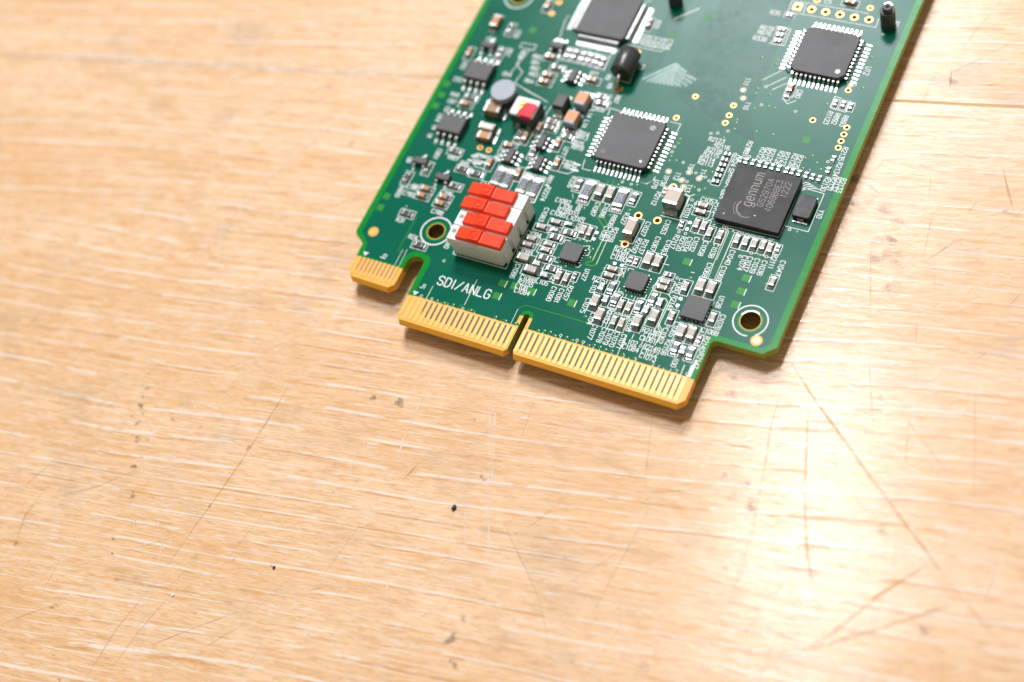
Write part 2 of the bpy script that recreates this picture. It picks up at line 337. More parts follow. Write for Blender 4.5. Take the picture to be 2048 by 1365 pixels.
STN = [('d', 0.5, -42.1, -26.7), ('d', 0.8, -41.3, -29.2), ('d', 0.4, -40.7, -30.8), ('d', 1.0, -39.5, -32.6), ('d', 0.6, -38.8, -33.8), ('d', 0.6, -40.8, -34.8), ('d', 0.8, -39.0, -35.5), ('d', 0.6, -33.0, -33.0), ('d', 0.6, -38.2, -38.3), ('d', 0.9, -36.6, -38.2), ('d', 0.4, -35.6, -37.7), ('d', 0.9, -35.0, -42.9), ('d', 0.8, -32.0, -47.5), ('d', 0.8, -47.7, -62.2), ('d', 0.9, -29.1, -52.0), ('d', 0.5, -31.2, -55.3), ('d', 0.6, -29.8, -57.5), ('d', 0.4, -26.6, -61.2), ('d', 0.6, -35.1, -69.2), ('d', 0.6, -34.2, -68.5), ('d', 0.5, -2.1, -49.9), ('d', 0.6, -16.8, -32.9), ('d', 0.4, -16.4, -29.5), ('d', 1.0, -0.4, -17.9), ('d', 1.2, 4.8, -17.3), ('d', 1.2, 30.3, -50.5), ('d', 0.8, 30.8, -49.3), ('d', 0.8, 31.1, -46.4), ('d', 1.0, 32.5, -53.1), ('d', 0.4, 18.1, -15.8), ('d', 0.4, 2.5, -25.5), ('d', 0.8, 23.6, -24.6), ('d', 0.5, -26.6, -78.9), ('d', 0.6, -18.1, -44.5), ('d', 0.4, 8.6, -35.1), ('d', 0.5, -9.2, -51.1), ('g', 1.5, 65.5, -15.1), ('g', 1.2, 62.4, -14.6), ('g', 1.0, 60.5, -11.7), ('g', 1.2, 63.4, -11.8), ('g', 1.4, 55.7, 1.2), ('g', 1.0, 54.8, 3.9), ('g', 1.5, 77.0, -21.9), ('g', 1.0, 77.1, 7.5), ('g', 1.6, 93.9, -24.4), ('g', 1.5, 59.5, -43.4), ('g', 1.2, 84.0, -12.3), ('g', 1.0, 64.8, -25.9), ('g', 1.2, 74.9, -5.0), ('g', 2.0, 60.9, 44.2), ('g', 2.0, 67.0, 40.1), ('g', 2.2, 69.1, 35.1), ('g', 2.2, 70.9, 31.8), ('g', 2.0, 72.0, 26.2), ('g', 1.5, 69.9, 37.9), ('g', 1.6, 68.6, 31.1), ('g', 2.0, 61.6, 39.0), ('g', 1.5, 69.2, 67.1), ('g', 0.4, 73.2, 45.4), ('g', 1.0, 85.0, 44.4), ('g', 0.9, -40.1, 38.3), ('g', 1.0, -29.3, 27.5)]
def wiggle(pts, amp):
    out = []
    for a, b in zip(pts[:-1], pts[1:]):
        L = math.hypot(b[0] - a[0], b[1] - a[1]); n = max(1, int(L / 4))
        for i in range(n):
            t = i / n; out.append((a[0] + (b[0] - a[0]) * t + random.gauss(0, amp), a[1] + (b[1] - a[1]) * t + random.gauss(0, amp)))
    out.append(pts[-1]); return out
M['sc_hair'] = scratch_mat('hairline_pale', (0.85, 0.73, 0.60), 0.6)
M['sc_hairo'] = scratch_mat('hairline_brown', (0.55, 0.33, 0.16), 0.45)
def groove(mb, pts, z, w, m):
    """a scratch: a ribbon that thins out towards both ends and varies in width"""
    n = len(pts)
    if n < 3: pts = [pts[0], tuple((p + q) / 2 for p, q in zip(pts[0], pts[-1])), pts[-1]]; n = 3
    vs = []
    for i, p in enumerate(pts):
        a, c = pts[max(i - 1, 0)], pts[min(i + 1, n - 1)]
        d = Vector((c[0] - a[0], c[1] - a[1])); d = d.normalized() if d.length > 1e-6 else Vector((1, 0))
        t = i / (n - 1); h = w / 2 * min(1, 6 * t + .08, 6 * (1 - t) + .08) * random.uniform(.6, 1.25)
        vs += [(p[0] - d.y * h, p[1] + d.x * h, z), (p[0] + d.y * h, p[1] - d.x * h, z)]
    mb.add(vs, [(2 * i, 2 * i + 1, 2 * i + 3, 2 * i + 2) for i in range(n - 1)], m)
mbs = {k: MB() for k in 'wobg'}
z = TZ + 0.02
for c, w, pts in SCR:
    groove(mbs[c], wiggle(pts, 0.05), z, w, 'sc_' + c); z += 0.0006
for i in range(340):                      # hairline scratches, most of them across the grain
    x, y = random.uniform(-110, 120), random.uniform(-80, 75)
    a = math.radians(random.gauss(68, 16) if random.random() < .75 else random.uniform(0, 180)); L = random.uniform(4, 26) * random.random() + 2
    right = x > 45 + random.gauss(0, 20)
    c = random.choice('oowb') if right else random.choice('wwwwwwwb')
    groove(mbs[c], wiggle([(x, y), (x + L * math.cos(a), y + L * math.sin(a))], 0.06), z, random.uniform(0.06, 0.17), 'sc_hair' if c == 'w' else 'sc_hairo'); z += 0.00012
for c in 'wobg': tag(mbs[c].build('scratch', bench), {'w': 'pale scratches and painted seam highlight', 'o': 'wide orange brown scratches', 'b': 'brown scratches', 'g': 'grey scratches'}[c], None, None, 'stuff')
sm = MB()
for c, r, x, y in STN:
    for k in range(3 if c == 'd' else 5):
        cx, cy = x + random.gauss(0, r * .4), y + random.gauss(0, r * .3); rr = r * random.uniform(.3, .7) * .6
        n = 11; ph = random.random() * 6
        sm.add([(cx + rr * (1 + .45 * math.sin(2 * i + ph) * random.random()) * 1.3 * math.cos(2 * math.pi * i / n), cy + rr * (1 + .4 * random.random()) * .8 * math.sin(2 * math.pi * i / n), z) for i in range(n)], [tuple(range(n))], 'st_' + c); z += 0.0004
tag(sm.build('stain', bench), 'small dark and grey stains', None, None, 'stuff')
def crumb(x, y, r, m, label, seed):
    random.seed(seed); bm = bmesh.new(); bmesh.ops.create_icosphere(bm, subdivisions=2, radius=1)
    for v in bm.verts:
        k = 1 + random.gauss(0, .18); v.co = Vector((v.co.x * r * .8 * k, v.co.y * r * k, max(v.co.z, -.6) * r * .55 * k)) * U
    me = bpy.data.meshes.new('crumb'); bm.to_mesh(me); bm.free(); me.materials.append(m)
    o = place('crumb', me, None, (x, y, TZ + .3 * r))
    tag(o, label, 'crumb')
M['soot'] = mat('black_grit', (0.02, 0.02, 0.022), 0.6, bump=.4)
M['chalk'] = mat('white_grit', (0.85, 0.82, 0.78), 0.6, bump=.4)
crumb(21.8, -30.8, 0.5, M['soot'], 'largest black crumb, alone on the bare wood below the circuit board', 3)
crumb(-1.8, -49.9, 0.3, M['soot'], 'tiny black crumb on the bare wood, nearer the bottom edge than the large one', 4)
crumb(-15.8, -59.9, 0.3, M['chalk'], 'tiny white crumb on the wood at the upper end of a brown scratch', 5)

# ------------------------------------------------------------------ circuit board
board = bpy.data.objects.new('circuit_board', None); C.objects.link(board)
tag(board, 'green circuit board with gold edge fingers, chips and red slide switches, lying on the workbench', 'circuit board')
def arc(cx, cy, r, a0, a1, n=8): return [(cx + r * math.cos(math.radians(a0 + (a1 - a0) * i / n)), cy + r * math.sin(math.radians(a0 + (a1 - a0) * i / n))) for i in range(n + 1)]
VT = 130.0
left = [(-16.7, VT), (-16.7, 9.0), (-16.2, 8.3), (-14.9, 7.55), (-14.25, 6.9), (-14.15, 4.45)]
tongue2 = [(-14.1, 1.8), (-13.7, 1.0), (-12.9, 0.5), (-5.6, 0.35), (-4.75, 1.2), (-4.7, 1.9)]
slot = [(-4.72, 4.45), (-4.72, 5.9)] + arc(-3.22, 5.9, 1.5, 180, 90, 6)[1:] + arc(-2.6, 6.5, 0.9, 90, 0, 4)[:]+ [(-1.6, 4.0), (-1.5, 0.12)]
tongue1a = [(-1.42, -3.7), (-0.7, -4.55), (19.1, -4.55), (19.55, -4.0)]
key = [(19.55, 2.35)] + arc(20.08, 2.35, 0.53, 180, 0, 10)[1:]
tongue1b = [(20.62, -4.05), (20.95, -4.55), (49.5, -4.55), (50.45, -3.6)]
right = [(50.45, 0.12), (50.5, 6.6)] + arc(51.4, 6.6, 0.9, 180, 90, 5)[1:] + [(58.75, 7.5), (60.45, 9.2), (60.45, VT)]
outline = left + tongue2 + slot + tongue1a + key + tongue1b + right
HOLES = [(-2.45, 12.95, 1.52), (54.95, 12.4, 1.62), (-10.4, 64.2, 1.55)]
def circ(x, y, r, n=32): return [(x + r * math.cos(2 * math.pi * i / n), y + r * math.sin(2 * math.pi * i / n)) for i in range(n)]
VIAS = [('s', 36.27, 36.04), ('s', 38.12, 35.67), ('s', 38.98, 35.15), ('s', 35.49, 34.03), ('s', 38.01, 33.03), ('s', 37.66, 30.87), ('s', 38.47, 30.31), ('s', 39.09, 24.47), ('s', 54.92, 29.85), ('s', 49.15, 22.93), ('s', 53.18, 24.05), ('s', 50.66, 24.02), ('d', 38.78, 33.44), ('d', 37.03, 33.25), ('d', 38.71, 36.89), ('d', 40.38, 24.77), ('d', 56.11, 29.69), ('d', 43.82, 24.97), ('d', 52.0, 23.91), ('d', 53.93, 41.45), ('d', 54.58, 43.12), ('d', 52.79, 41.51), ('d', 54.91, 20.47), ('d', 54.89, 19.23), ('b', 30.2, 25.55), ('b', 33.66, 25.54), ('b', 30.25, 19.82), ('b', 33.64, 32.36), ('s', 24.95, 31.05), ('s', 26.59, 31.01), ('s', 37.93, 24.48), ('d', 27.5, 31.11), ('d', 25.5, 24.33), ('d', 20.67, 24.32), ('d', 28.29, 26.1), ('d', 25.33, 17.34), ('d', 25.58, 15.72), ('d', 23.74, 18.36), ('d', 22.54, 18.31), ('d', 32.44, 18.55), ('d', 36.55, 20.27), ('s', 1.64, 7.96), ('s', 23.61, 9.48), ('d', 28.73, 14.45), ('d', 28.75, 13.4), ('d', 29.42, 5.27), ('d', 24.87, 10.25), ('d', 22.29, 12.97), ('d', 29.8, 15.94), ('d', 32.28, 13.85), ('s', 40.97, 16.27), ('s', 41.11, 15.06), ('s', 41.07, 13.63), ('s', 43.0, 7.56), ('d', 35.11, 10.87), ('d', 34.32, 7.44), ('d', 35.42, 7.43), ('d', 42.98, 16.88), ('d', 42.91, 11.01), ('d', 42.94, 13.4), ('d', 37.75, 13.31), ('d', 48.45, 8.11), ('s', 49.03, 0.72), ('s', 40.15, 3.03), ('d', 36.14, 0.8), ('d', 38.06, 0.79), ('d', 40.12, 0.7), ('d', 43.08, 0.83), ('d', 47.08, 0.77), ('d', 35.02, 0.72), ('d', 33.99, 0.87), ('d', 32.95, 0.89), ('d', 17.04, 0.56), ('d', 18.78, 0.61), ('d', 23.05, 0.56), ('d', 24.06, 0.84), ('d', 25.09, 0.91), ('d', 26.05, 0.55), ('d', 28.08, 0.86), ('d', 29.18, 0.62), ('d', 32.13, 0.58), ('s', 27.02, 0.89), ('s', 29.95, 0.89), ('s', 31.08, 0.9), ('s', 0.95, 0.6), ('s', 2.98, 0.63), ('s', 8.97, 0.55), ('d', 15.08, 0.74), ('d', 5.36, 0.5), ('d', 4.0, 0.53), ('d', 7.05, 0.65), ('d', 10.44, 0.61), ('d', 19.33, 0.7), ('d', -10.15, 15.97), ('m', -2.58, 30.97), ('m', -0.77, 30.89), ('m', 30.25, 50.76), ('m', 28.77, 45.75), ('m', 37.28, 50.61), ('m', 37.31, 48.49), ('m', 37.26, 46.86), ('s', 35.7, 44.18), ('s', 36.81, 44.55), ('s', 38.32, 45.39), ('s', 33.43, 37.45), ('s', 30.76, 40.06), ('s', 30.74, 38.97), ('d', 31.0, 41.76), ('d', 30.99, 40.82), ('d', 30.85, 38.06), ('d', 30.89, 37.15), ('d', 32.03, 37.46), ('d', 38.06, 43.87), ('d', 37.01, 42.04), ('d', 38.83, 47.97), ('d', 38.93, 47.37), ('d', 39.13, 46.02), ('d', 24.41, 30.29), ('m', 51.13, 51.06), ('m', 56.97, 51.05), ('m', 56.97, 49.62), ('m', 56.97, 48.24), ('m', 56.97, 46.88), ('m', 54.69, 58.31), ('s', 41.8, 51.92), ('s', 47.77, 52.06), ('s', 41.23, 41.33), ('s', 43.65, 41.45), ('s', 56.29, 43.82), ('d', 40.83, 50.85), ('d', 42.99, 51.88), ('d', 42.83, 46.45), ('d', 45.75, 46.61), ('d', 44.13, 51.78), ('d', 52.17, 54.7), ('d', 53.4, 44.24), ('d', 52.41, 43.52), ('d', 55.61, 42.06), ('d', 56.27, 42.47), ('d', 42.36, 54.24), ('d', 39.92, 53.94), ('s', 41.17, 55.67), ('d', 38.24, 61.31), ('d', 39.87, 54.94), ('d', 40.99, 61.41), ('d', 41.05, 60.54), ('m', 43.13, 75.44), ('q', 40.34, 73.34), ('b', 42.91, 73.3), ('b', 45.43, 73.3), ('b', 47.99, 73.31), ('b', 50.57, 73.3), ('b', 53.1, 73.35), ('m', 52.48, 75.83), ('s', 55.39, 59.57), ('s', 56.34, 70.86), ('d', 56.05, 65.73), ('d', 56.74, 59.28), ('m', 16.67, 57.3), ('m', -2.56, 61.85), ('m', -2.28, 64.55)]
big = [(x, y, {'b': .45, 'm': .33, 'q': .45}[k]) for k, x, y in VIAS if k in 'bmq']
drill = [circ(x, y, r) for x, y, r in HOLES] + [circ(x, y, r, 12) for x, y, r in big]
b = MB()
b.sheet([outline] + drill, 0, 'core')
# sides and bottom; the contact edges are bevelled underneath and above
n = len(outline); vs = []; fs = []
TH = 1.6
def low(p):                                # the bevel along the contact edges pushes the middle of the edge outwards
    x, y = p
    if y < -4.4: return (x, y - .55)
    if y < .75 and x < -4: return (x, y - .5)
    return p
top = [(x, y, 0) for x, y in outline]; mid = [low(p) + (-0.62,) for p in outline]; mid2 = [low(p) + (-1.0,) for p in outline]; bot = [(x, y, -TH) for x, y in outline]
vs = top + mid + mid2 + bot
for i in range(n):
    j = (i + 1) % n
    gold = (outline[i][1] < 4.5 and outline[j][1] < 4.5 and (outline[i][0] < -4) ) or (outline[i][1] < .2 and outline[j][1] < .2)
    m_ = 'core' if gold else 'edge'
    b.add([top[i], mid[i], mid[j], top[j]], [(0, 1, 2, 3)], m_); b.add([mid[i], mid2[i], mid2[j], mid[j]], [(0, 1, 2, 3)], m_); b.add([mid2[i], bot[i], bot[j], mid2[j]], [(0, 1, 2, 3)], m_)
k0 = MB(); k0.sheet([outline] + drill, -TH, 'core'); b.add(k0.v, [f[::-1] for f in k0.f], 'edge')
for lp, (x, y, r) in zip(drill, HOLES + big):
    L = len(lp)
    mm_ = 'hole' if r > 1 else 'via_gold'
    b.add([(p[0], p[1], 0) for p in lp] + [(p[0], p[1], -TH) for p in lp], [(i, (i + 1) % L, L + (i + 1) % L, L + i) for i in range(L)], mm_)
b.build('core', board)
mask_poly = left + slot + key + right
b = MB(); b.sheet([mask_poly] + [circ(x, y, r + .12) for x, y, r in HOLES] + [circ(x, y, r + .02, 12) for x, y, r in big], 0.012, 'mask'); b.build('solder_mask', board)
pour = [(-15.55, VT), (-15.55, 9.2), (-13.3, 7.1), (-13.0, 4.75), (-5.7, 4.75), (-5.65, 6.3)] + arc(-3.2, 5.95, 2.45, 175, 60, 6) + arc(-2.4, 6.5, 1.9, 70, 0, 5) + [(-0.55, 4.0), (-0.45, 0.35), (18.9, 0.35), (18.9, 2.4)] + arc(20.08, 2.4, 1.15, 180, 0, 8) + [(21.25, 0.35), (49.4, 0.35), (49.4, 7.6), (50.4, 8.5), (58.4, 8.45), (59.3, 9.5), (59.3, VT)]
b = MB(); b.sheet([pour] + [circ(x, y, r + .45) for x, y, r in HOLES] + [circ(x, y, r + .02, 12) for x, y, r in big], 0.024, 'pour'); b.build('copper_plane', board)
b = MB()
for x, y, l in [(51.5, 19.44, 1), (51.6, 16.95, 1), (51.6, 14.42, 1), (41.33, 19.59, 1), (13.4, 6.93, 1), (13.48, 4.46, 1), (18.81, 6.96, 1), (26.22, 6.96, 1), (15.64, 7.02, 0), (-14.63, 17.01, 0), (-14.62, 14.55, 0), (-14.79, 39.72, 0), (-14.85, 37.25, 0), (51.47, 46.97, 0), (25.91, 67.51, 0), (21.13, 62.16, 0), (-14.97, 42.21, 0), (-4.45, 57.46, 0)]: b.box(x, y, 0.018, 1.25, 1.25, 0.018, 'window')
tag(b.build('mask_window', board), 'lighter green squares in the solder mask', None, None, 'stuff')

# traces
b = MB(); z = 0.034
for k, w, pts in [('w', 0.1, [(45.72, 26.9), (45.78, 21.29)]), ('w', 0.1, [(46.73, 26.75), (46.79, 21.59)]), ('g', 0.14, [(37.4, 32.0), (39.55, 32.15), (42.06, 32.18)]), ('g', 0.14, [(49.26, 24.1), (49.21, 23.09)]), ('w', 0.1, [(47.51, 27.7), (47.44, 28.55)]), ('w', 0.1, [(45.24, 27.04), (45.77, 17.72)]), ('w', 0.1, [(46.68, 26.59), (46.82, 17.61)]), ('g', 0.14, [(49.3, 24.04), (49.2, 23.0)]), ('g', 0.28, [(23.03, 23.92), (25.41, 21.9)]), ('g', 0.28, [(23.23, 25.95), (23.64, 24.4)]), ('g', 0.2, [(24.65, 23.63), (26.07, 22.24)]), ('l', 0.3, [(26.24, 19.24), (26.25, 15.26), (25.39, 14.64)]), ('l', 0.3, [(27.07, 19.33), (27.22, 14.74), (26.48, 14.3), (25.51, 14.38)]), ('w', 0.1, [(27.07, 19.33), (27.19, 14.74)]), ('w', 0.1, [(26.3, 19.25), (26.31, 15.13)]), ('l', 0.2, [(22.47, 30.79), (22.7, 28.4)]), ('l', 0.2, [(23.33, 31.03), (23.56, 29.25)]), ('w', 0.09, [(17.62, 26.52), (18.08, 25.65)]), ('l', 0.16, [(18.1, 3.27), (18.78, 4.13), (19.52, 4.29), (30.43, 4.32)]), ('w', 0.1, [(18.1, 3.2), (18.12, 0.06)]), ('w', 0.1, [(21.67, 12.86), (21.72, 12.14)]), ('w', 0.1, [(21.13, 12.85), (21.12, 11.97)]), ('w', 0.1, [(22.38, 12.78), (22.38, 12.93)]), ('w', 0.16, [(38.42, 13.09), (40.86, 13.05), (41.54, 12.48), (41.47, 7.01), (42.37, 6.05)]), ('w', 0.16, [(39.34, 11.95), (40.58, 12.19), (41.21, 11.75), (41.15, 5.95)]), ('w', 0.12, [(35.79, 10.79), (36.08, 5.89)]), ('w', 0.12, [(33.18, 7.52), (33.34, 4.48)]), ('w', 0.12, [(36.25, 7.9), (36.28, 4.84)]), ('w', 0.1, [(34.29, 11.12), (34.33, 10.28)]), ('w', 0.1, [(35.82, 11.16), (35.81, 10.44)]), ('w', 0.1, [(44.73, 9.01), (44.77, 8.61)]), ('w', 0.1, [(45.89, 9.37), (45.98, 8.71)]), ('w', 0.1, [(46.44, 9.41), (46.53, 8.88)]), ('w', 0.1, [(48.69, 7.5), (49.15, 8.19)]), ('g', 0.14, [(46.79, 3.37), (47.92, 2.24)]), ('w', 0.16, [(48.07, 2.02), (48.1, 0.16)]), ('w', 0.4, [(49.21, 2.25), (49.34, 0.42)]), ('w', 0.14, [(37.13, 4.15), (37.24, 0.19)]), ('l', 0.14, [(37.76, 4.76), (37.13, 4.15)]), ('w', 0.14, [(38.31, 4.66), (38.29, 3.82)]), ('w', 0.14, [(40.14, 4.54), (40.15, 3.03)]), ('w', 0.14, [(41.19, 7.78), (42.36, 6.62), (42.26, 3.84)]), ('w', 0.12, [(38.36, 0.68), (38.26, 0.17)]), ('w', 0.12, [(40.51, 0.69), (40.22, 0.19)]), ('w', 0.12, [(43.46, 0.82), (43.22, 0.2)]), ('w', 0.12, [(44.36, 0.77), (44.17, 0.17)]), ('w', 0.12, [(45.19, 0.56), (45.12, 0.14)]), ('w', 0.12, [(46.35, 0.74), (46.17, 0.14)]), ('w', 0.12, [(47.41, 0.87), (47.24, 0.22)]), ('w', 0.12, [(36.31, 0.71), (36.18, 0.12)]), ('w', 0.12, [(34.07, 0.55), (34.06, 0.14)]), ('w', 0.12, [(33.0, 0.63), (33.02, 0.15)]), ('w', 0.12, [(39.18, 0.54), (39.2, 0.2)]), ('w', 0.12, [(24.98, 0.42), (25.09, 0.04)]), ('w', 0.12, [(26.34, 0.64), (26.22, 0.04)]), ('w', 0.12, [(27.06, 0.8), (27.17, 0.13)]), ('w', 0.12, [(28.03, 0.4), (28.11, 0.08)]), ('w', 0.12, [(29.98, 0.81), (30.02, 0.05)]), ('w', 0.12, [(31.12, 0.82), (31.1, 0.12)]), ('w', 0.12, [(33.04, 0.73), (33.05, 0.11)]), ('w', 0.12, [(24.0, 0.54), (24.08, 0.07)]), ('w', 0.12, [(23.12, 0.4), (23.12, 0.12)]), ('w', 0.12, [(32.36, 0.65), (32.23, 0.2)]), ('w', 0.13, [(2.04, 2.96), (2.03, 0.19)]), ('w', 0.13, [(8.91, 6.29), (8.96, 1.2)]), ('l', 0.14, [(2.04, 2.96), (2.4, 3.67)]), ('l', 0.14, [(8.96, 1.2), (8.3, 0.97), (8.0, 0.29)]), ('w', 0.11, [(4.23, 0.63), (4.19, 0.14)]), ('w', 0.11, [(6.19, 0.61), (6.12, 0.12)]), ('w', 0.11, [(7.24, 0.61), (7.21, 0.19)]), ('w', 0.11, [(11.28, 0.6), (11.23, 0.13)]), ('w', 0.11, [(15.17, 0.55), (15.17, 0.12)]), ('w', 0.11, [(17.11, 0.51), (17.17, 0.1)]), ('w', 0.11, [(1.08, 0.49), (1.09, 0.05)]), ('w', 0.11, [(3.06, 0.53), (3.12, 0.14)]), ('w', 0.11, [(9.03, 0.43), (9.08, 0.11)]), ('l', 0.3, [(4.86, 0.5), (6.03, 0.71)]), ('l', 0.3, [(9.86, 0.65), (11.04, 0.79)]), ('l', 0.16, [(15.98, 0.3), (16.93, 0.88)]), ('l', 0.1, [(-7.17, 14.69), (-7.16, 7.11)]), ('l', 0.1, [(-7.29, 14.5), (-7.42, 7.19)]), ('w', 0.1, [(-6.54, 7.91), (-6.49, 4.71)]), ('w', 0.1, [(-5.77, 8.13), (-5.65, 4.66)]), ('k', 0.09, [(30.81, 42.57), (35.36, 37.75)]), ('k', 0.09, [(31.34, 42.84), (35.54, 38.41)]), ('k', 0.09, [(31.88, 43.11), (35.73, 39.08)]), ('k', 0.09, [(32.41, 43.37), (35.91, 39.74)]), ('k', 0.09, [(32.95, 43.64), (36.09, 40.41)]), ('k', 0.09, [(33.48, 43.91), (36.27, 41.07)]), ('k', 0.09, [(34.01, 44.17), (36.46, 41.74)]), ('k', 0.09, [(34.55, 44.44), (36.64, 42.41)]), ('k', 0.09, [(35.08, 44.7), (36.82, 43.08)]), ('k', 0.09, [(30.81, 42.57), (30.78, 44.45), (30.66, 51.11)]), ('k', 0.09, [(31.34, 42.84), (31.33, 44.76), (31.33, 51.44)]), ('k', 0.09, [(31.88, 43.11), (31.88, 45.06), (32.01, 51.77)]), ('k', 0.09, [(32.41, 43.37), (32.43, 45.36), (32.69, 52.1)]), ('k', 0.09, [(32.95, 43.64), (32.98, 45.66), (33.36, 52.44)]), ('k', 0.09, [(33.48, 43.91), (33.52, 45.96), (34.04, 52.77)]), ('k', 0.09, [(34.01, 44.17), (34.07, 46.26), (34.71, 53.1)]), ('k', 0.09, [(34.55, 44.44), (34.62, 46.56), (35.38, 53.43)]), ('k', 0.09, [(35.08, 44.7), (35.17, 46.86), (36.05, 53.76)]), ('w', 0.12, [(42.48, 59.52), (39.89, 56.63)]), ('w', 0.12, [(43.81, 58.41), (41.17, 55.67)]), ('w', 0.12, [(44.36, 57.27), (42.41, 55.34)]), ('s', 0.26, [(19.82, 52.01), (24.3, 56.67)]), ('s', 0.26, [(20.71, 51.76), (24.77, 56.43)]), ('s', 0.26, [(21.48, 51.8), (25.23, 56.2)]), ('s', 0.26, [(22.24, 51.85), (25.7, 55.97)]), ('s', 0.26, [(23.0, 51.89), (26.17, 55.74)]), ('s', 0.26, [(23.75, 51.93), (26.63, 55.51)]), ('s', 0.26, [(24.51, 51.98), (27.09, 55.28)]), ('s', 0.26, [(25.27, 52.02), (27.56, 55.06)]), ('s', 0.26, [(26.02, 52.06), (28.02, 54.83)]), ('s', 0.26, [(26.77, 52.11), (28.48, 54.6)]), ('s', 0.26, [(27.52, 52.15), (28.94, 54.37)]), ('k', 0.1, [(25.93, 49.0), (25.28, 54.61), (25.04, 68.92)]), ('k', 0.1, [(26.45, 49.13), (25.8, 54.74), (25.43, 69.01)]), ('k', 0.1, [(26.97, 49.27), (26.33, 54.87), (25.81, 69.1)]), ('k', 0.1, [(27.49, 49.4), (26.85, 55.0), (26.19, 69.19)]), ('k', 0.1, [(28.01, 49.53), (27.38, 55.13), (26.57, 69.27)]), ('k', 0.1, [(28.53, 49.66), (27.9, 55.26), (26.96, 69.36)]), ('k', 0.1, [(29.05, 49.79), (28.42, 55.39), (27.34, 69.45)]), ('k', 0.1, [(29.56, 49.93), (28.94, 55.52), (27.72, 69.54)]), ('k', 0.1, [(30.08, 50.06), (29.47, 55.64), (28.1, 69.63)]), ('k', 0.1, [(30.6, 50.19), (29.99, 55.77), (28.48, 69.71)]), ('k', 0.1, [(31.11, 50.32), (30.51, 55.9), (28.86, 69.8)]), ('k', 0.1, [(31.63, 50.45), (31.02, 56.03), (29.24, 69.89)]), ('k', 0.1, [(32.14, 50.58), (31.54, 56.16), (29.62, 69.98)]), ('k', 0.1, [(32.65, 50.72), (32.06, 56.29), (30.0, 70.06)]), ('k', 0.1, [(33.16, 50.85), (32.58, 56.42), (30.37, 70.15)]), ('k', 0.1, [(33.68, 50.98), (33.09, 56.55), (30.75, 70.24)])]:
    b.stroke(pts, z, w, {'g': 'trace_green', 'l': 'trace_green', 'w': 'trace_pale', 's': 'trace_sheen', 'k': 'trace'}[k], 3); z += 0.00003
for i in range(26):                         # the bus that runs up the middle of the board
    x = 27.0 + i * .52
    b.stroke([(x, 130), (x, 52.5 - abs(i - 13) * .15), (x + (3.5 if i > 4 else 2), 49 - i * .2)], z, .21, 'trace', 3); z += 0.00003
for i in range(7): b.stroke([(15.5 + i * .5, 46.5), (15.5 + i * .5, 52), (18.5 + i * .5, 55.5), (18.5 + i * .5, 130)], z, .16, 'trace', 3)
tag(b.build('copper_trace', board), None, None, None, 'stuff')

# edge contacts
b = MB(); b.sheet([[(24.5, -3.5), (48.6, -3.5), (48.6, -0.05), (24.5, -0.05)]], 0.012, 'inner'); b.sheet([[(2.6, -2.9), (18.8, -3.3), (18.8, -0.05), (2.0, -0.05)]], 0.012, 'inner')
b.sheet([[(20.9, -3.4), (24.4, -3.4), (24.4, -0.05), (20.9, -0.05)]], 0.012, 'inner'); b.build('inner_plane', board)
def finger(w, y0, y1):
    b = MB(); h = .05; x = w / 2
    lo = [(-x, y0), (x, y0), (x, y1 - .12), (x - .12, y1), (-x + .12, y1), (-x, y1 - .12)]
    b.rings([[(p, q, 0.0) for p, q in lo], [(p * .92, q, h) for p, q in lo]], 'gold'); return b
f1 = finger(.65, -4.12, 0.06).build('gold_finger', board).data
first = True
for x in list(range(0, 20)) + list(range(21, 50)):
    X = x + (-.02 if x < 20 else 0.0)
    if first: bpy.data.objects['gold_finger'].location = (X * U, 0, 0.001); first = False
    else: place('gold_finger', f1, board, (X, 0, .01))
place('gold_finger', f1, board, (-0.95, -.05, .01)).scale = (.6, .8, 1)
M['inner2'] = mat('bare_laminate_gap', (0.42, 0.20, 0.03), 0.45)
b = MB(); b.sheet([[(-13.0, 1.9), (-5.4, 1.9), (-5.4, 4.4), (-13.0, 4.4)]], 0.012, 'inner2'); b.build('inner_plane', board)
f2 = finger(.50, 1.1, 4.5).build('gold_finger', board, False, (-13.25, 0, .01)).data
for i in range(1, 10): place('gold_finger', f2, board, (-13.25 + i * .83, 0, .01))

# plated holes, test points, fiducials
def ringobj(name, r0, r1, mid, z=.03):
    b = MB()
    b.rings([[(r1 * math.cos(a), r1 * math.sin(a), 0) for a in [2 * math.pi * i / 20 for i in range(20)]],
             [((r1 - .03) * math.cos(a), (r1 - .03) * math.sin(a), z + .03) for a in [2 * math.pi * i / 20 for i in range(20)]],
             [(r0 * math.cos(a), r0 * math.sin(a), z + .03) for a in [2 * math.pi * i / 20 for i in range(20)]],
             [(r0 * math.cos(a), r0 * math.sin(a), -.4 if mid else z) for a in [2 * math.pi * i / 20 for i in range(20)]]], 'via_gold', False, False)
    return b
protos = {}
def via(k, x, y):
    if k not in protos:
        if k == 'b': b = ringobj('via', .45, .72, True)
        elif k == 'm': b = ringobj('via', .33, .55, True)
        elif k == 'q':
            b = ringobj('via', .45, .62, True); b.sheet([[(-.75, -.75), (.75, -.75), (.75, .75), (-.75, .75)], circ(0, 0, .46, 20)], .055, 'via_gold')
        elif k == 's': b = MB(); b.ring(0, 0, .05, .15, .27, 'trace_pale', 14); b.disc(0, 0, .045, .16, 'dark', 12)  # flat dark disc painted for the shade down the small hole, likewise below
        else: b = MB(); b.ring(0, 0, .045, .12, .30, 'trace_green', 14); b.disc(0, 0, .05, .13, 'dark', 10); b.disc(.12, .12, .055, .11, 'silk', 8)
        o = b.build('via', board, False, (x, y, 0)); protos[k] = o.data
    else: place('via', protos[k], board, (x, y, 0))
for k, x, y in VIAS: via(k, x, y)
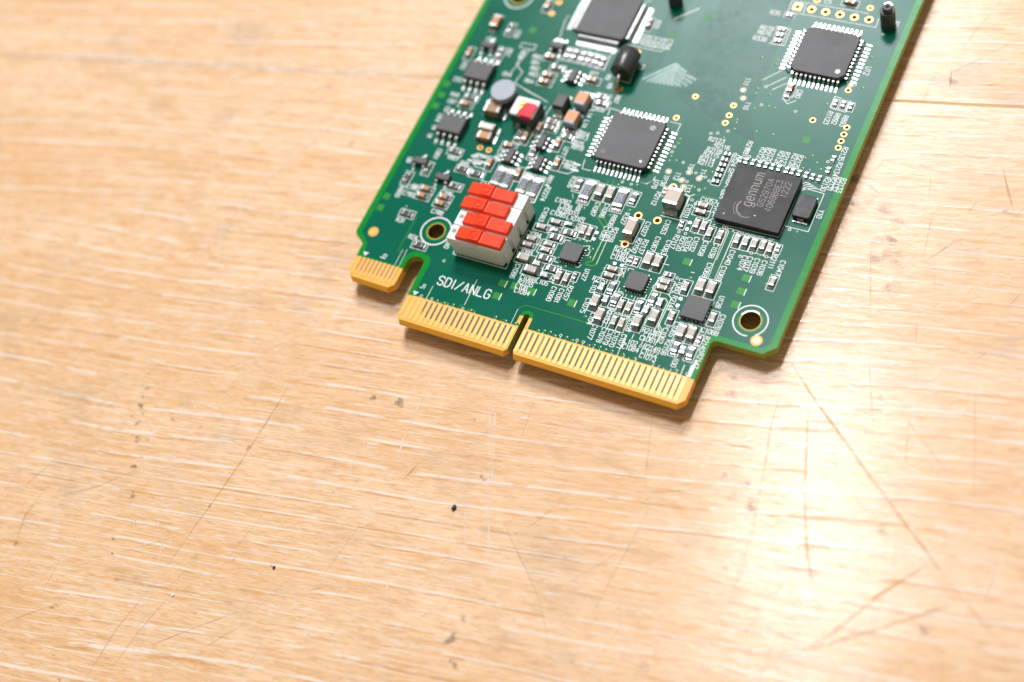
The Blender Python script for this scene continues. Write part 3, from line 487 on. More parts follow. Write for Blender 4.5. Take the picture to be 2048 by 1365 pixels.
b = MB(); b.cyl(0, 0, 0, .06, .27, 'via_gold', 20); b.ring(0, 0, .05, .44, .55, 'silk', 24)
tp = None
for x, y in [(35.15, 35.89), (37.21, 35.15), (34.53, 34.07), (35.3, 32.92), (31.72, 35.11), (38.31, 52.45), (37.68, 54.09), (54.67, 59.46)]:
    if tp is None: tp = b.build('test_point', board, False, (x, y, 0)).data
    else: place('test_point', tp, board, (x, y, 0))
b = MB(); b.cyl(0, 0, .02, .07, .55, 'via_gold', 28); b.ring(0, 0, .03, .55, .95, 'core', 28)
fd = b.build('fiducial', board, False, (-13.46, 9.66, 0)).data
place('fiducial', fd, board, (57.07, 9.4, 0))

# ------------------------------------------------------------------ silkscreen: stroke lettering
G = {'0': [[(1, 0), (3, 0), (4, 1), (4, 5), (3, 6), (1, 6), (0, 5), (0, 1), (1, 0)]], '1': [[(1, 5), (2, 6), (2, 0)]],
 '2': [[(0, 5), (1, 6), (3, 6), (4, 5), (4, 4), (0, 0), (4, 0)]], '3': [[(0, 6), (4, 6), (2, 3.6), (3, 3.6), (4, 2.6), (4, 1), (3, 0), (1, 0), (0, 1)]],
 '4': [[(3, 0), (3, 6), (0, 2), (4, 2)]], '5': [[(4, 6), (0, 6), (0, 3.5), (3, 3.5), (4, 2.5), (4, 1), (3, 0), (1, 0), (0, .8)]],
 '6': [[(4, 5), (3, 6), (1, 6), (0, 5), (0, 1), (1, 0), (3, 0), (4, 1), (4, 2.4), (3, 3.4), (1, 3.4), (0, 2.6)]], '7': [[(0, 6), (4, 6), (1, 0)]],
 '8': [[(1, 3.2), (0, 4.2), (0, 5), (1, 6), (3, 6), (4, 5), (4, 4.2), (3, 3.2), (1, 3.2), (0, 2.2), (0, 1), (1, 0), (3, 0), (4, 1), (4, 2.2), (3, 3.2)]],
 '9': [[(0, 1), (1, 0), (3, 0), (4, 1), (4, 5), (3, 6), (1, 6), (0, 5), (0, 3.6), (1, 2.6), (3, 2.6), (4, 3.4)]],
 'A': [[(0, 0), (2, 6), (4, 0)], [(.8, 2), (3.2, 2)]], 'B': [[(0, 0), (0, 6), (3, 6), (4, 5), (4, 4), (3, 3.2), (0, 3.2)], [(3, 3.2), (4, 2.2), (4, 1), (3, 0), (0, 0)]],
 'C': [[(4, 5), (3, 6), (1, 6), (0, 5), (0, 1), (1, 0), (3, 0), (4, 1)]], 'D': [[(0, 0), (0, 6), (2.6, 6), (4, 4.6), (4, 1.4), (2.6, 0), (0, 0)]],
 'E': [[(4, 6), (0, 6), (0, 0), (4, 0)], [(0, 3), (3, 3)]], 'F': [[(4, 6), (0, 6), (0, 0)], [(0, 3), (3, 3)]],
 'G': [[(4, 5), (3, 6), (1, 6), (0, 5), (0, 1), (1, 0), (3, 0), (4, 1), (4, 2.8), (2.4, 2.8)]], 'H': [[(0, 0), (0, 6)], [(4, 0), (4, 6)], [(0, 3), (4, 3)]],
 'I': [[(2, 0), (2, 6)]], 'J': [[(4, 6), (4, 1), (3, 0), (1, 0), (0, 1)]], 'K': [[(0, 0), (0, 6)], [(4, 6), (0, 2.6)], [(1.4, 3.6), (4, 0)]], 'L': [[(0, 6), (0, 0), (4, 0)]],
 'N': [[(0, 0), (0, 6), (4, 0), (4, 6)]], 'O': [[(1, 0), (3, 0), (4, 1), (4, 5), (3, 6), (1, 6), (0, 5), (0, 1), (1, 0)]], 'P': [[(0, 0), (0, 6), (3, 6), (4, 5), (4, 4), (3, 3), (0, 3)]],
 'Q': [[(1, 0), (3, 0), (4, 1), (4, 5), (3, 6), (1, 6), (0, 5), (0, 1), (1, 0)], [(2.5, 1.5), (4, 0)]], 'R': [[(0, 0), (0, 6), (3, 6), (4, 5), (4, 4), (3, 3), (0, 3)], [(2, 3), (4, 0)]],
 'S': [[(4, 5), (3, 6), (1, 6), (0, 5), (0, 4), (1, 3.2), (3, 2.8), (4, 2), (4, 1), (3, 0), (1, 0), (0, 1)]], 'T': [[(2, 0), (2, 6)], [(0, 6), (4, 6)]],
 'U': [[(0, 6), (0, 1), (1, 0), (3, 0), (4, 1), (4, 6)]], 'V': [[(0, 6), (2, 0), (4, 6)]], 'Y': [[(0, 6), (2, 3), (4, 6)], [(2, 3), (2, 0)]], '/': [[(0, 0), (4, 6)]], ' ': [], '.': [[(1.8, 0), (2.2, 0)]],
 'g': [[(3.6, 3.3), (2.8, 4.1), (1.2, 4.1), (.3, 3.2), (.3, .9), (1.2, 0), (2.8, 0), (3.6, .9)], [(3.6, 4.1), (3.6, -1), (2.8, -1.9), (1.2, -1.9), (.5, -1.3)]],
 'e': [[(.3, 2.1), (3.6, 2.1), (3.6, 3.2), (2.8, 4.1), (1.2, 4.1), (.3, 3.2), (.3, .9), (1.2, 0), (2.8, 0), (3.5, .6)]],
 'n': [[(.3, 0), (.3, 4.1)], [(.3, 3.1), (1.3, 4.1), (2.8, 4.1), (3.6, 3.2), (3.6, 0)]], 'u': [[(.3, 4.1), (.3, .9), (1.2, 0), (2.6, 0), (3.6, 1)], [(3.6, 4.1), (3.6, 0)]],
 'm': [[(.2, 0), (.2, 4.1)], [(.2, 3.1), (1, 4.1), (2, 4.1), (2.7, 3.3), (2.7, 0)], [(2.7, 3.2), (3.5, 4.1), (4.5, 4.1), (5.2, 3.3), (5.2, 0)]]}
WID = {'I': 1.6, '1': 3.0, 'm': 5.6, '.': 2}
def lettering(mb, s, u, v, o, h, z, w, m, adv=1.55, asp=.80):
    k = h / 6.0; tot = sum(WID.get(c, 4) + adv for c in s) - adv
    co, si = {'h': (1, 0), 'd': (0, -1), 'u': (0, 1)}[o]
    x0 = -tot / 2
    for c in s:
        off = -1.2 if c == 'I' else (-.3 if c == '1' else 0)
        for pl in G.get(c, []):
            q = []
            for a, bb in pl:
                X = (x0 + a + off) * k * asp; Y = (bb - 3) * k
                q.append((u + X * co - Y * si, v + X * si + Y * co))
            mb.stroke(q, z, w, m, 4)
        x0 += WID.get(c, 4) + adv
for s, u, v, o, h in [('C1057', 40.4, 31.49, 'h', 0.85), ('B', 44.87, 27.38, 'd', 0.85), ('C', 45.86, 27.19, 'd', 0.85), ('D', 46.77, 27.13, 'd', 0.85), ('E', 47.67, 27.07, 'd', 0.85), ('F', 48.72, 27.02, 'd', 0.85), ('G', 49.76, 27.03, 'd', 0.85), ('H', 50.77, 27.09, 'd', 0.85), ('J', 51.77, 27.14, 'd', 0.85), ('K', 52.8, 27.12, 'd', 0.85), ('10', 41.7, 38.02, 'h', 0.85), ('9', 41.94, 37.03, 'h', 0.85), ('8', 41.98, 35.98, 'h', 0.85), ('7', 42.03, 34.97, 'h', 0.85), ('6', 41.98, 33.78, 'h', 0.85), ('5', 42.07, 32.86, 'h', 0.85), ('3', 41.94, 31.07, 'h', 0.85), ('2', 41.99, 29.98, 'h', 0.85), ('1', 42.1, 29.16, 'h', 0.85), ('C1058', 42.92, 22.6, 'd', 0.85), ('C1038', 44.72, 22.7, 'd', 0.85), ('Y10', 58.55, 33.92, 'd', 0.85), ('T9', 35.04, 37.04, 'd', 0.85), ('T14', 37.37, 36.3, 'd', 0.85), ('C1040', 47.68, 22.27, 'd', 0.85), ('C1074', 49.95, 21.87, 'd', 0.85), ('C1037', 50.86, 21.93, 'd', 0.85), ('C1039', 52.03, 21.93, 'd', 0.85), ('C1036', 53.28, 21.87, 'd', 0.85), ('R2111', 54.47, 23.43, 'd', 0.85), ('C1047', 56.03, 22.69, 'd', 0.85), ('C1068', 45.07, 19.0, 'd', 0.85), ('C1069', 47.49, 19.08, 'd', 0.85), ('U128', 49.19, 14.12, 'd', 0.85), ('C1076', 50.58, 10.75, 'd', 0.85), ('R326', 16.51, 28.68, 'd', 0.85), ('C1087', 22.65, 24.72, 'd', 0.85), ('C1086', 24.3, 24.89, 'd', 0.85), ('R807', 19.82, 23.62, 'd', 0.85), ('R808', 26.41, 23.46, 'd', 0.85), ('R327', 28.24, 24.36, 'd', 0.85), ('C1082', 16.64, 24.7, 'h', 0.85), ('L108', 17.53, 23.81, 'h', 0.85), ('R2160', 17.77, 22.96, 'h', 0.85), ('C1085', 16.92, 22.11, 'h', 0.85), ('L107', 19.72, 22.0, 'h', 0.85), ('R2158', 21.3, 21.24, 'd', 0.85), ('R2159', 27.65, 20.91, 'd', 0.85), ('C1087', 25.99, 20.72, 'd', 0.85), ('C1083', 26.7, 20.78, 'd', 0.85), ('C1027', 32.4, 23.47, 'd', 0.85), ('C1031', 37.81, 28.58, 'd', 0.85), ('C1053', 35.48, 24.73, 'd', 0.85), ('R2112', 31.79, 29.5, 'd', 0.85), ('TP38', 31.77, 33.21, 'd', 0.85), ('U79', 30.56, 32.11, 'd', 0.85), ('T12', 33.46, 34.59, 'd', 0.85), ('T13', 36.21, 32.85, 'd', 0.85), ('R2142', 30.26, 18.72, 'h', 0.85), ('C1081', 30.25, 17.83, 'h', 0.85), ('C1080', 30.35, 16.99, 'h', 0.85), ('R2150', 32.24, 20.11, 'd', 0.85), ('R2137', 33.4, 20.15, 'd', 0.85), ('C1067', 35.11, 21.24, 'd', 0.85), ('C1063', 37.11, 21.09, 'd', 0.85), ('R2117', 37.96, 22.51, 'd', 0.85), ('R2120', 39.13, 22.48, 'd', 0.85), ('C1034', 40.16, 22.64, 'd', 0.85), ('C1032', 41.24, 22.96, 'd', 0.85), ('C1083', 14.56, 21.28, 'd', 0.85), ('C1094', 14.49, 17.24, 'h', 0.85), ('C1089', 14.47, 13.7, 'h', 0.85), ('R814', 12.53, 27.81, 'd', 0.85), ('R2274', 13.02, 25.23, 'd', 0.85), ('C1086', 14.51, 9.69, 'd', 0.85), ('C1088', 17.23, 9.04, 'h', 0.85), ('L105', 19.86, 9.1, 'h', 0.85), ('R2155', 17.27, 8.07, 'h', 0.85), ('L108', 16.9, 7.26, 'h', 0.85), ('C1084', 17.36, 6.42, 'h', 0.85), ('R21', 21.32, 10.2, 'd', 0.85), ('U127', 26.27, 12.48, 'd', 0.85), ('R2157', 24.88, 8.45, 'd', 0.85), ('C1091', 23.67, 7.57, 'd', 0.85), ('C1090', 22.29, 7.51, 'd', 0.85), ('L103', 28.58, 10.72, 'd', 0.85), ('R2151', 29.07, 12.31, 'h', 0.85), ('C1075', 28.64, 7.16, 'd', 0.85), ('L104', 30.56, 5.2, 'd', 0.85), ('C1077', 31.72, 3.04, 'd', 0.85), ('C1060', 41.85, 14.98, 'd', 0.85), ('R2144', 41.99, 11.7, 'd', 0.85), ('U125', 31.97, 15.15, 'd', 0.85), ('R2152', 32.99, 6.47, 'd', 0.85), ('C1088', 49.64, 8.69, 'h', 0.85), ('R2140', 49.64, 6.37, 'd', 0.85), ('R2147', 49.79, 3.38, 'd', 0.85), ('L100', 46.44, 2.24, 'd', 0.85), ('C1078', 33.39, 2.97, 'd', 0.85), ('C1079', 34.57, 2.93, 'd', 0.85), ('C1070', 35.69, 2.86, 'd', 0.85), ('C1071', 36.92, 2.84, 'd', 0.85), ('L102', 38.43, 3.18, 'h', 0.85), ('C1084', 38.79, 2.19, 'h', 0.85), ('R2136', 40.71, 5.89, 'h', 0.85), ('L101', 40.85, 5.25, 'h', 0.85), ('C1061', 40.8, 4.47, 'h', 0.85), ('R2149', 42.02, 3.22, 'h', 0.85), ('C1072', 41.99, 2.39, 'h', 0.85), ('C1073', 42.04, 1.52, 'h', 0.85), ('C1062', 42.83, 5.8, 'd', 0.85), ('C1065', 44.12, 7.38, 'd', 0.85), ('R2156', 44.13, 4.02, 'd', 0.85), ('R2138', 37.13, 6.23, 'd', 0.85), ('J1', 0.38, 2.41, 'h', 0.85), ('R24', -5.92, 10.7, 'h', 0.85), ('J2', -9.25, 5.73, 'h', 0.85), ('C781', -10.9, 19.89, 'h', 0.85), ('C780', -10.88, 18.54, 'h', 0.85), ('R800', -12.75, 18.49, 'd', 0.85), ('C786', -4.22, 20.56, 'h', 0.85), ('C788', -4.03, 16.53, 'h', 0.85), ('R31', -9.74, 13.18, 'h', 0.85), ('OIO', 0.78, 11.05, 'd', 0.85), ('R45', -12.33, 40.35, 'h', 0.85), ('C87', -12.2, 38.86, 'h', 0.85), ('C9', -12.37, 37.05, 'd', 0.85), ('U54', -12.96, 34.89, 'd', 0.85), ('C801', -9.59, 27.62, 'd', 0.85), ('R801', -6.32, 27.69, 'h', 0.85), ('R85', -3.79, 27.09, 'h', 0.85), ('C798', 1.36, 30.42, 'd', 0.85), ('Q8', -14.14, 25.09, 'd', 0.85), ('C12', 1.7, 24.3, 'h', 0.85), ('R810', -9.91, 20.28, 'h', 0.85), ('C809', 14.75, 44.05, 'h', 0.85), ('L14', 13.71, 42.72, 'd', 0.85), ('L1A', 13.79, 40.48, 'd', 0.85), ('R814', 14.3, 38.52, 'h', 0.85), ('R813', 14.37, 37.74, 'h', 0.85), ('C825', 14.12, 36.4, 'h', 0.85), ('R819', 14.5, 35.55, 'h', 0.85), ('U77', 12.68, 34.26, 'd', 0.85), ('C822', 14.33, 32.18, 'h', 0.85), ('R826', 14.96, 31.41, 'h', 0.85), ('R87', 17.13, 46.85, 'd', 0.85), ('R2123', 37.16, 43.17, 'h', 0.85), ('R2116', 38.54, 42.14, 'h', 0.85), ('R2118', 37.57, 41.11, 'h', 0.85), ('R2115', 37.4, 40.22, 'h', 0.85), ('R2114', 37.08, 39.21, 'h', 0.85), ('R2113', 37.11, 38.3, 'h', 0.85), ('U524', 41.64, 40.06, 'd', 0.85), ('R211', 42.79, 43.36, 'd', 0.85), ('R814', 42.82, 41.76, 'd', 0.85), ('R2122', 45.3, 42.35, 'd', 0.85), ('R2124', 46.19, 42.52, 'd', 0.85), ('R2120', 47.02, 42.51, 'd', 0.85), ('R2126', 48.45, 42.44, 'd', 0.85), ('R2127', 49.45, 42.49, 'd', 0.85), ('R2128', 50.81, 42.55, 'd', 0.85), ('R2129', 51.77, 42.51, 'd', 0.85), ('R2135', 58.15, 45.89, 'd', 0.85), ('R2134', 58.31, 42.8, 'd', 0.85), ('R2130', 57.36, 39.58, 'd', 0.85), ('R2131', 58.37, 39.86, 'd', 0.85), ('R2132', 59.04, 40.05, 'd', 0.85), ('R2133', 59.91, 40.0, 'd', 0.85), ('R1123', 53.39, 52.15, 'd', 0.85), ('R892', 54.67, 52.26, 'd', 0.85), ('R893', 56.08, 52.16, 'd', 0.85), ('T10', 39.48, 51.13, 'd', 0.85), ('C80', 47.05, 55.59, 'd', 0.85), ('R35', 37.07, 71.19, 'h', 0.9), ('R678', 36.86, 67.64, 'h', 0.9), ('R676', 36.8, 66.55, 'h', 0.9), ('R338', 36.52, 65.16, 'h', 0.9), ('T11', 37.65, 55.9, 'd', 0.9), ('C5', 45.08, 75.55, 'h', 0.9), ('R6', 57.74, 73.46, 'd', 0.95), ('U12', 56.39, 62.88, 'd', 0.95), ('R33', 17.63, 63.96, 'd', 0.85), ('C701', 16.15, 60.21, 'd', 0.85), ('R702', 17.18, 60.12, 'd', 0.85), ('C703', 18.18, 60.1, 'd', 0.85), ('C704', 19.17, 60.09, 'd', 0.85), ('R705', 20.23, 60.09, 'd', 0.85), ('C706', 21.38, 60.2, 'd', 0.85), ('D2', 18.59, 54.43, 'd', 0.85), ('R71', 10.88, 51.03, 'h', 0.85), ('R9', 13.66, 50.89, 'd', 0.85), ('R8', 14.7, 49.17, 'd', 0.85), ('C58', -6.92, 55.92, 'd', 0.85), ('R57', -6.64, 51.65, 'd', 0.85), ('R60', -1.01, 51.99, 'h', 0.85), ('R61', -0.7, 50.7, 'h', 0.85), ('R62', -0.27, 49.44, 'h', 0.85), ('R63', 0.03, 48.17, 'h', 0.85), ('R64', -0.13, 46.61, 'h', 0.85), ('R59', -4.05, 51.76, 'd', 0.85), ('C55', -11.34, 53.64, 'h', 0.85), ('U52', -13.71, 46.82, 'd', 0.85), ('C53', -13.37, 43.64, 'h', 0.85), ('R54', -4.79, 46.97, 'h', 0.85)]:
    b = MB(); lettering(b, s, 0, 0, o, h * .95, .045, .128, 'silk'); b.build('printed_label', board, False, (u, v, 0))
b = MB(); lettering(b, 'SDI/ANLG', 0, 0, 'h', 1.66, .045, .21, 'silk', 1.7, .86)
tag(b.build('printed_label', board, False, (7.42, 4.31, 0)), 'large white lettering SDI/ANLG')
b = MB(); z = .044
for w, pts in [(0.12, [(42.88, 27.98), (43.47, 27.78), (53.73, 27.99), (53.87, 30.27)]), (0.12, [(53.87, 30.27), (53.67, 38.92), (52.83, 38.98)]), (0.12, [(37.04, 27.12), (36.98, 31.43), (37.63, 31.91)]), (0.12, [(35.58, 31.34), (36.98, 31.43)]), (0.12, [(53.8, 37.7), (54.95, 37.94), (57.84, 37.79), (57.86, 30.27), (53.93, 30.28)]), (0.09, [(53.56, 38.37), (54.29, 39.09), (55.06, 39.01)]), (0.09, [(53.77, 38.06), (54.62, 38.8), (55.63, 38.8)]), (0.09, [(53.98, 37.75), (54.95, 38.5), (56.2, 38.59)]), (0.09, [(54.19, 37.44), (55.28, 38.21), (56.77, 38.38)]), (0.12, [(41.71, 27.72), (42.36, 28.49)]), (0.12, [(42.83, 27.31), (43.47, 27.78)]), (0.12, [(42.72, 17.94), (43.28, 17.96)]), (0.12, [(29.12, 20.15), (31.49, 20.18), (31.61, 25.02), (30.17, 25.13)]), (0.12, [(33.78, 26.61), (37.25, 26.61), (37.08, 31.51), (36.23, 31.5)]), (0.12, [(37.08, 31.51), (37.67, 31.98)]), (0.12, [(28.17, 31.75), (29.11, 31.75), (29.98, 32.87), (29.99, 33.48)]), (0.12, [(24.06, 17.63), (24.78, 17.77), (24.68, 17.15), (25.0, 17.17)]), (0.12, [(25.15, 16.99), (25.2, 15.98), (24.81, 15.94)]), (0.12, [(20.22, 17.11), (20.22, 17.71), (21.16, 17.75)]), (0.12, [(20.09, 13.51), (20.12, 14.18)]), (0.12, [(20.09, 13.36), (20.86, 13.32)]), (0.12, [(24.08, 13.37), (24.58, 13.45), (24.79, 14.02)]), (0.12, [(37.77, 18.1), (38.79, 18.14)]), (0.12, [(2.51, 9.66), (12.79, 9.63), (12.8, 12.09)]), (0.12, [(12.55, 12.62), (12.8, 12.69), (12.81, 15.17)]), (0.12, [(12.47, 15.6), (12.74, 15.6), (12.76, 18.1)]), (0.12, [(12.29, 18.65), (12.77, 18.68), (12.7, 21.21), (12.39, 21.28)]), (0.12, [(2.51, 9.66), (2.53, 10.19)]), (0.12, [(36.14, 16.54), (36.12, 16.11)]), (0.12, [(32.72, 15.23), (32.7, 15.73), (33.62, 15.72)]), (0.12, [(32.76, 11.79), (32.75, 11.22), (33.52, 11.24)]), (0.12, [(36.79, 11.17), (37.44, 11.16), (37.43, 11.93)]), (0.12, [(38.32, 14.26), (37.76, 13.74)]), (0.12, [(38.9, 15.94), (38.27, 15.6), (38.31, 13.19)]), (0.12, [(48.02, 13.83), (48.38, 13.87), (48.35, 13.17)]), (0.12, [(44.04, 9.62), (44.62, 9.73)]), (0.12, [(47.96, 13.83), (48.33, 13.84), (48.32, 13.1)]), (0.12, [(47.56, 9.55), (48.35, 9.59), (48.33, 10.27)]), (0.35, [(-3.48, 27.98), (-2.07, 28.11)]), (0.35, [(-3.22, 28.94), (-1.8, 29.06)]), (0.35, [(-2.8, 29.29), (-1.38, 29.42)]), (0.35, [(-2.01, 29.18), (-0.59, 29.31)]), (0.35, [(-2.57, 28.23), (-1.16, 28.35)]), (0.35, [(-1.65, 28.15), (-0.24, 28.28)]), (0.35, [(-2.29, 27.66), (-0.88, 27.79)]), (0.12, [(-2.22, 27.52), (-1.52, 26.99), (0.37, 27.03)]), (0.12, [(-2.75, 27.69), (-2.55, 29.68)]), (0.12, [(-0.07, 27.62), (-0.18, 29.68), (-2.55, 29.68)]), (0.12, [(8.47, 22.56), (7.44, 28.37), (11.74, 28.3), (11.91, 23.06), (10.41, 22.95)]), (0.12, [(13.34, 30.02), (15.15, 30.05), (16.39, 31.33)]), (0.12, [(17.08, 31.67), (16.8, 33.56)]), (0.12, [(17.08, 31.67), (18.72, 31.73)]), (0.12, [(16.88, 43.22), (16.78, 44.73), (18.8, 44.6)]), (0.12, [(-0.06, 44.63), (5.18, 43.14)]), (0.12, [(5.2, 42.16), (5.51, 35.55)]), (0.12, [(6.24, 42.43), (5.73, 37.88)]), (0.35, [(15.27, 32.28), (16.39, 32.27)]), (0.35, [(15.4, 31.06), (16.52, 31.05)]), (0.12, [(28.11, 44.7), (30.0, 44.72), (30.0, 42.91)]), (0.12, [(28.11, 31.77), (29.03, 31.8), (29.86, 32.72), (29.93, 33.5)]), (0.12, [(39.38, 34.59), (39.39, 40.83)]), (0.12, [(40.94, 34.58), (40.92, 41.25)]), (0.12, [(39.38, 34.59), (40.94, 34.58)]), (0.12, [(53.06, 54.16), (52.97, 56.55), (54.25, 56.48)]), (0.12, [(53.06, 54.16), (55.77, 53.93), (55.79, 56.41)]), (0.12, [(44.94, 53.95), (45.94, 53.18), (47.06, 54.18)]), (0.12, [(46.26, 54.6), (46.5, 56.4)]), (0.12, [(38.16, 68.28), (40.93, 68.35), (41.09, 64.69), (38.33, 64.6)]), (0.12, [(39.12, 71.84), (38.94, 74.48), (52.57, 74.62)]), (0.12, [(39.12, 71.84), (41.87, 71.97), (54.73, 72.02), (54.59, 73.94)]), (0.12, [(41.81, 72.12), (41.61, 74.5)]), (0.12, [(13.62, 58.25), (14.95, 58.49), (20.65, 58.4), (21.02, 59.19)]), (0.12, [(13.17, 56.96), (12.14, 55.7), (12.23, 52.2)]), (0.12, [(16.04, 50.66), (17.82, 50.61), (17.57, 55.01)]), (0.12, [(12.12, 67.15), (14.42, 68.89)]), (0.2, [(20.12, 65.82), (23.58, 69.09)]), (0.12, [(-5.18, 53.21), (-5.08, 54.27), (-2.29, 54.42), (-2.19, 53.24), (-5.18, 53.21)]), (0.12, [(-3.07, 53.2), (-4.26, 47.44)]), (0.12, [(-3.94, 52.82), (-4.05, 49.53), (-2.19, 48.12), (-2.58, 45.49)]), (0.12, [(0.78, 62.09), (0.61, 60.83), (1.31, 56.66)]), (0.12, [(-2.58, 45.49), (4.11, 43.51)])]: b.stroke(pts, z, max(w, .13), 'silk', 4)
for x, y, r in HOLES:
    if x > 0: b.ring(x, y, z, 2.62, 2.84, 'silk', 56, math.radians(-55), math.radians(280)); b.ring(x, y, z + .002, 1.68, 1.85, 'solder', 40, math.radians(60), math.radians(160))
    else: b.ring(x, y, z, 2.62, 2.86, 'silk', 56)
for x, y, l in [(51.5, 19.44, 1), (51.6, 16.95, 1), (51.6, 14.42, 1), (41.33, 19.59, 1), (13.4, 6.93, 1), (13.48, 4.46, 1), (18.81, 6.96, 1), (26.22, 6.96, 1), (15.64, 7.02, 0), (-14.63, 17.01, 0), (-14.62, 14.55, 0), (-14.79, 39.72, 0), (-14.85, 37.25, 0), (51.47, 46.97, 0), (25.91, 67.51, 0), (21.13, 62.16, 0), (-14.97, 42.21, 0), (-4.45, 57.46, 0)]:
    if l: b.stroke([(x + .72, y - .6), (x + .72, y + .6)], z, .16, 'silk')
for x in (-.35, -12.7):
    y = .75 if x > -5 else 5.2
    b.add([(x - .55, y + .35, z), (x, y - .4, z), (x + .55, y + .35, z)], [(0, 1, 2)], 'silk')
b.sheet([[(49.0, .3), (49.75, .3), (49.75, 3.4), (49.35, 3.4)]], z, 'silk')
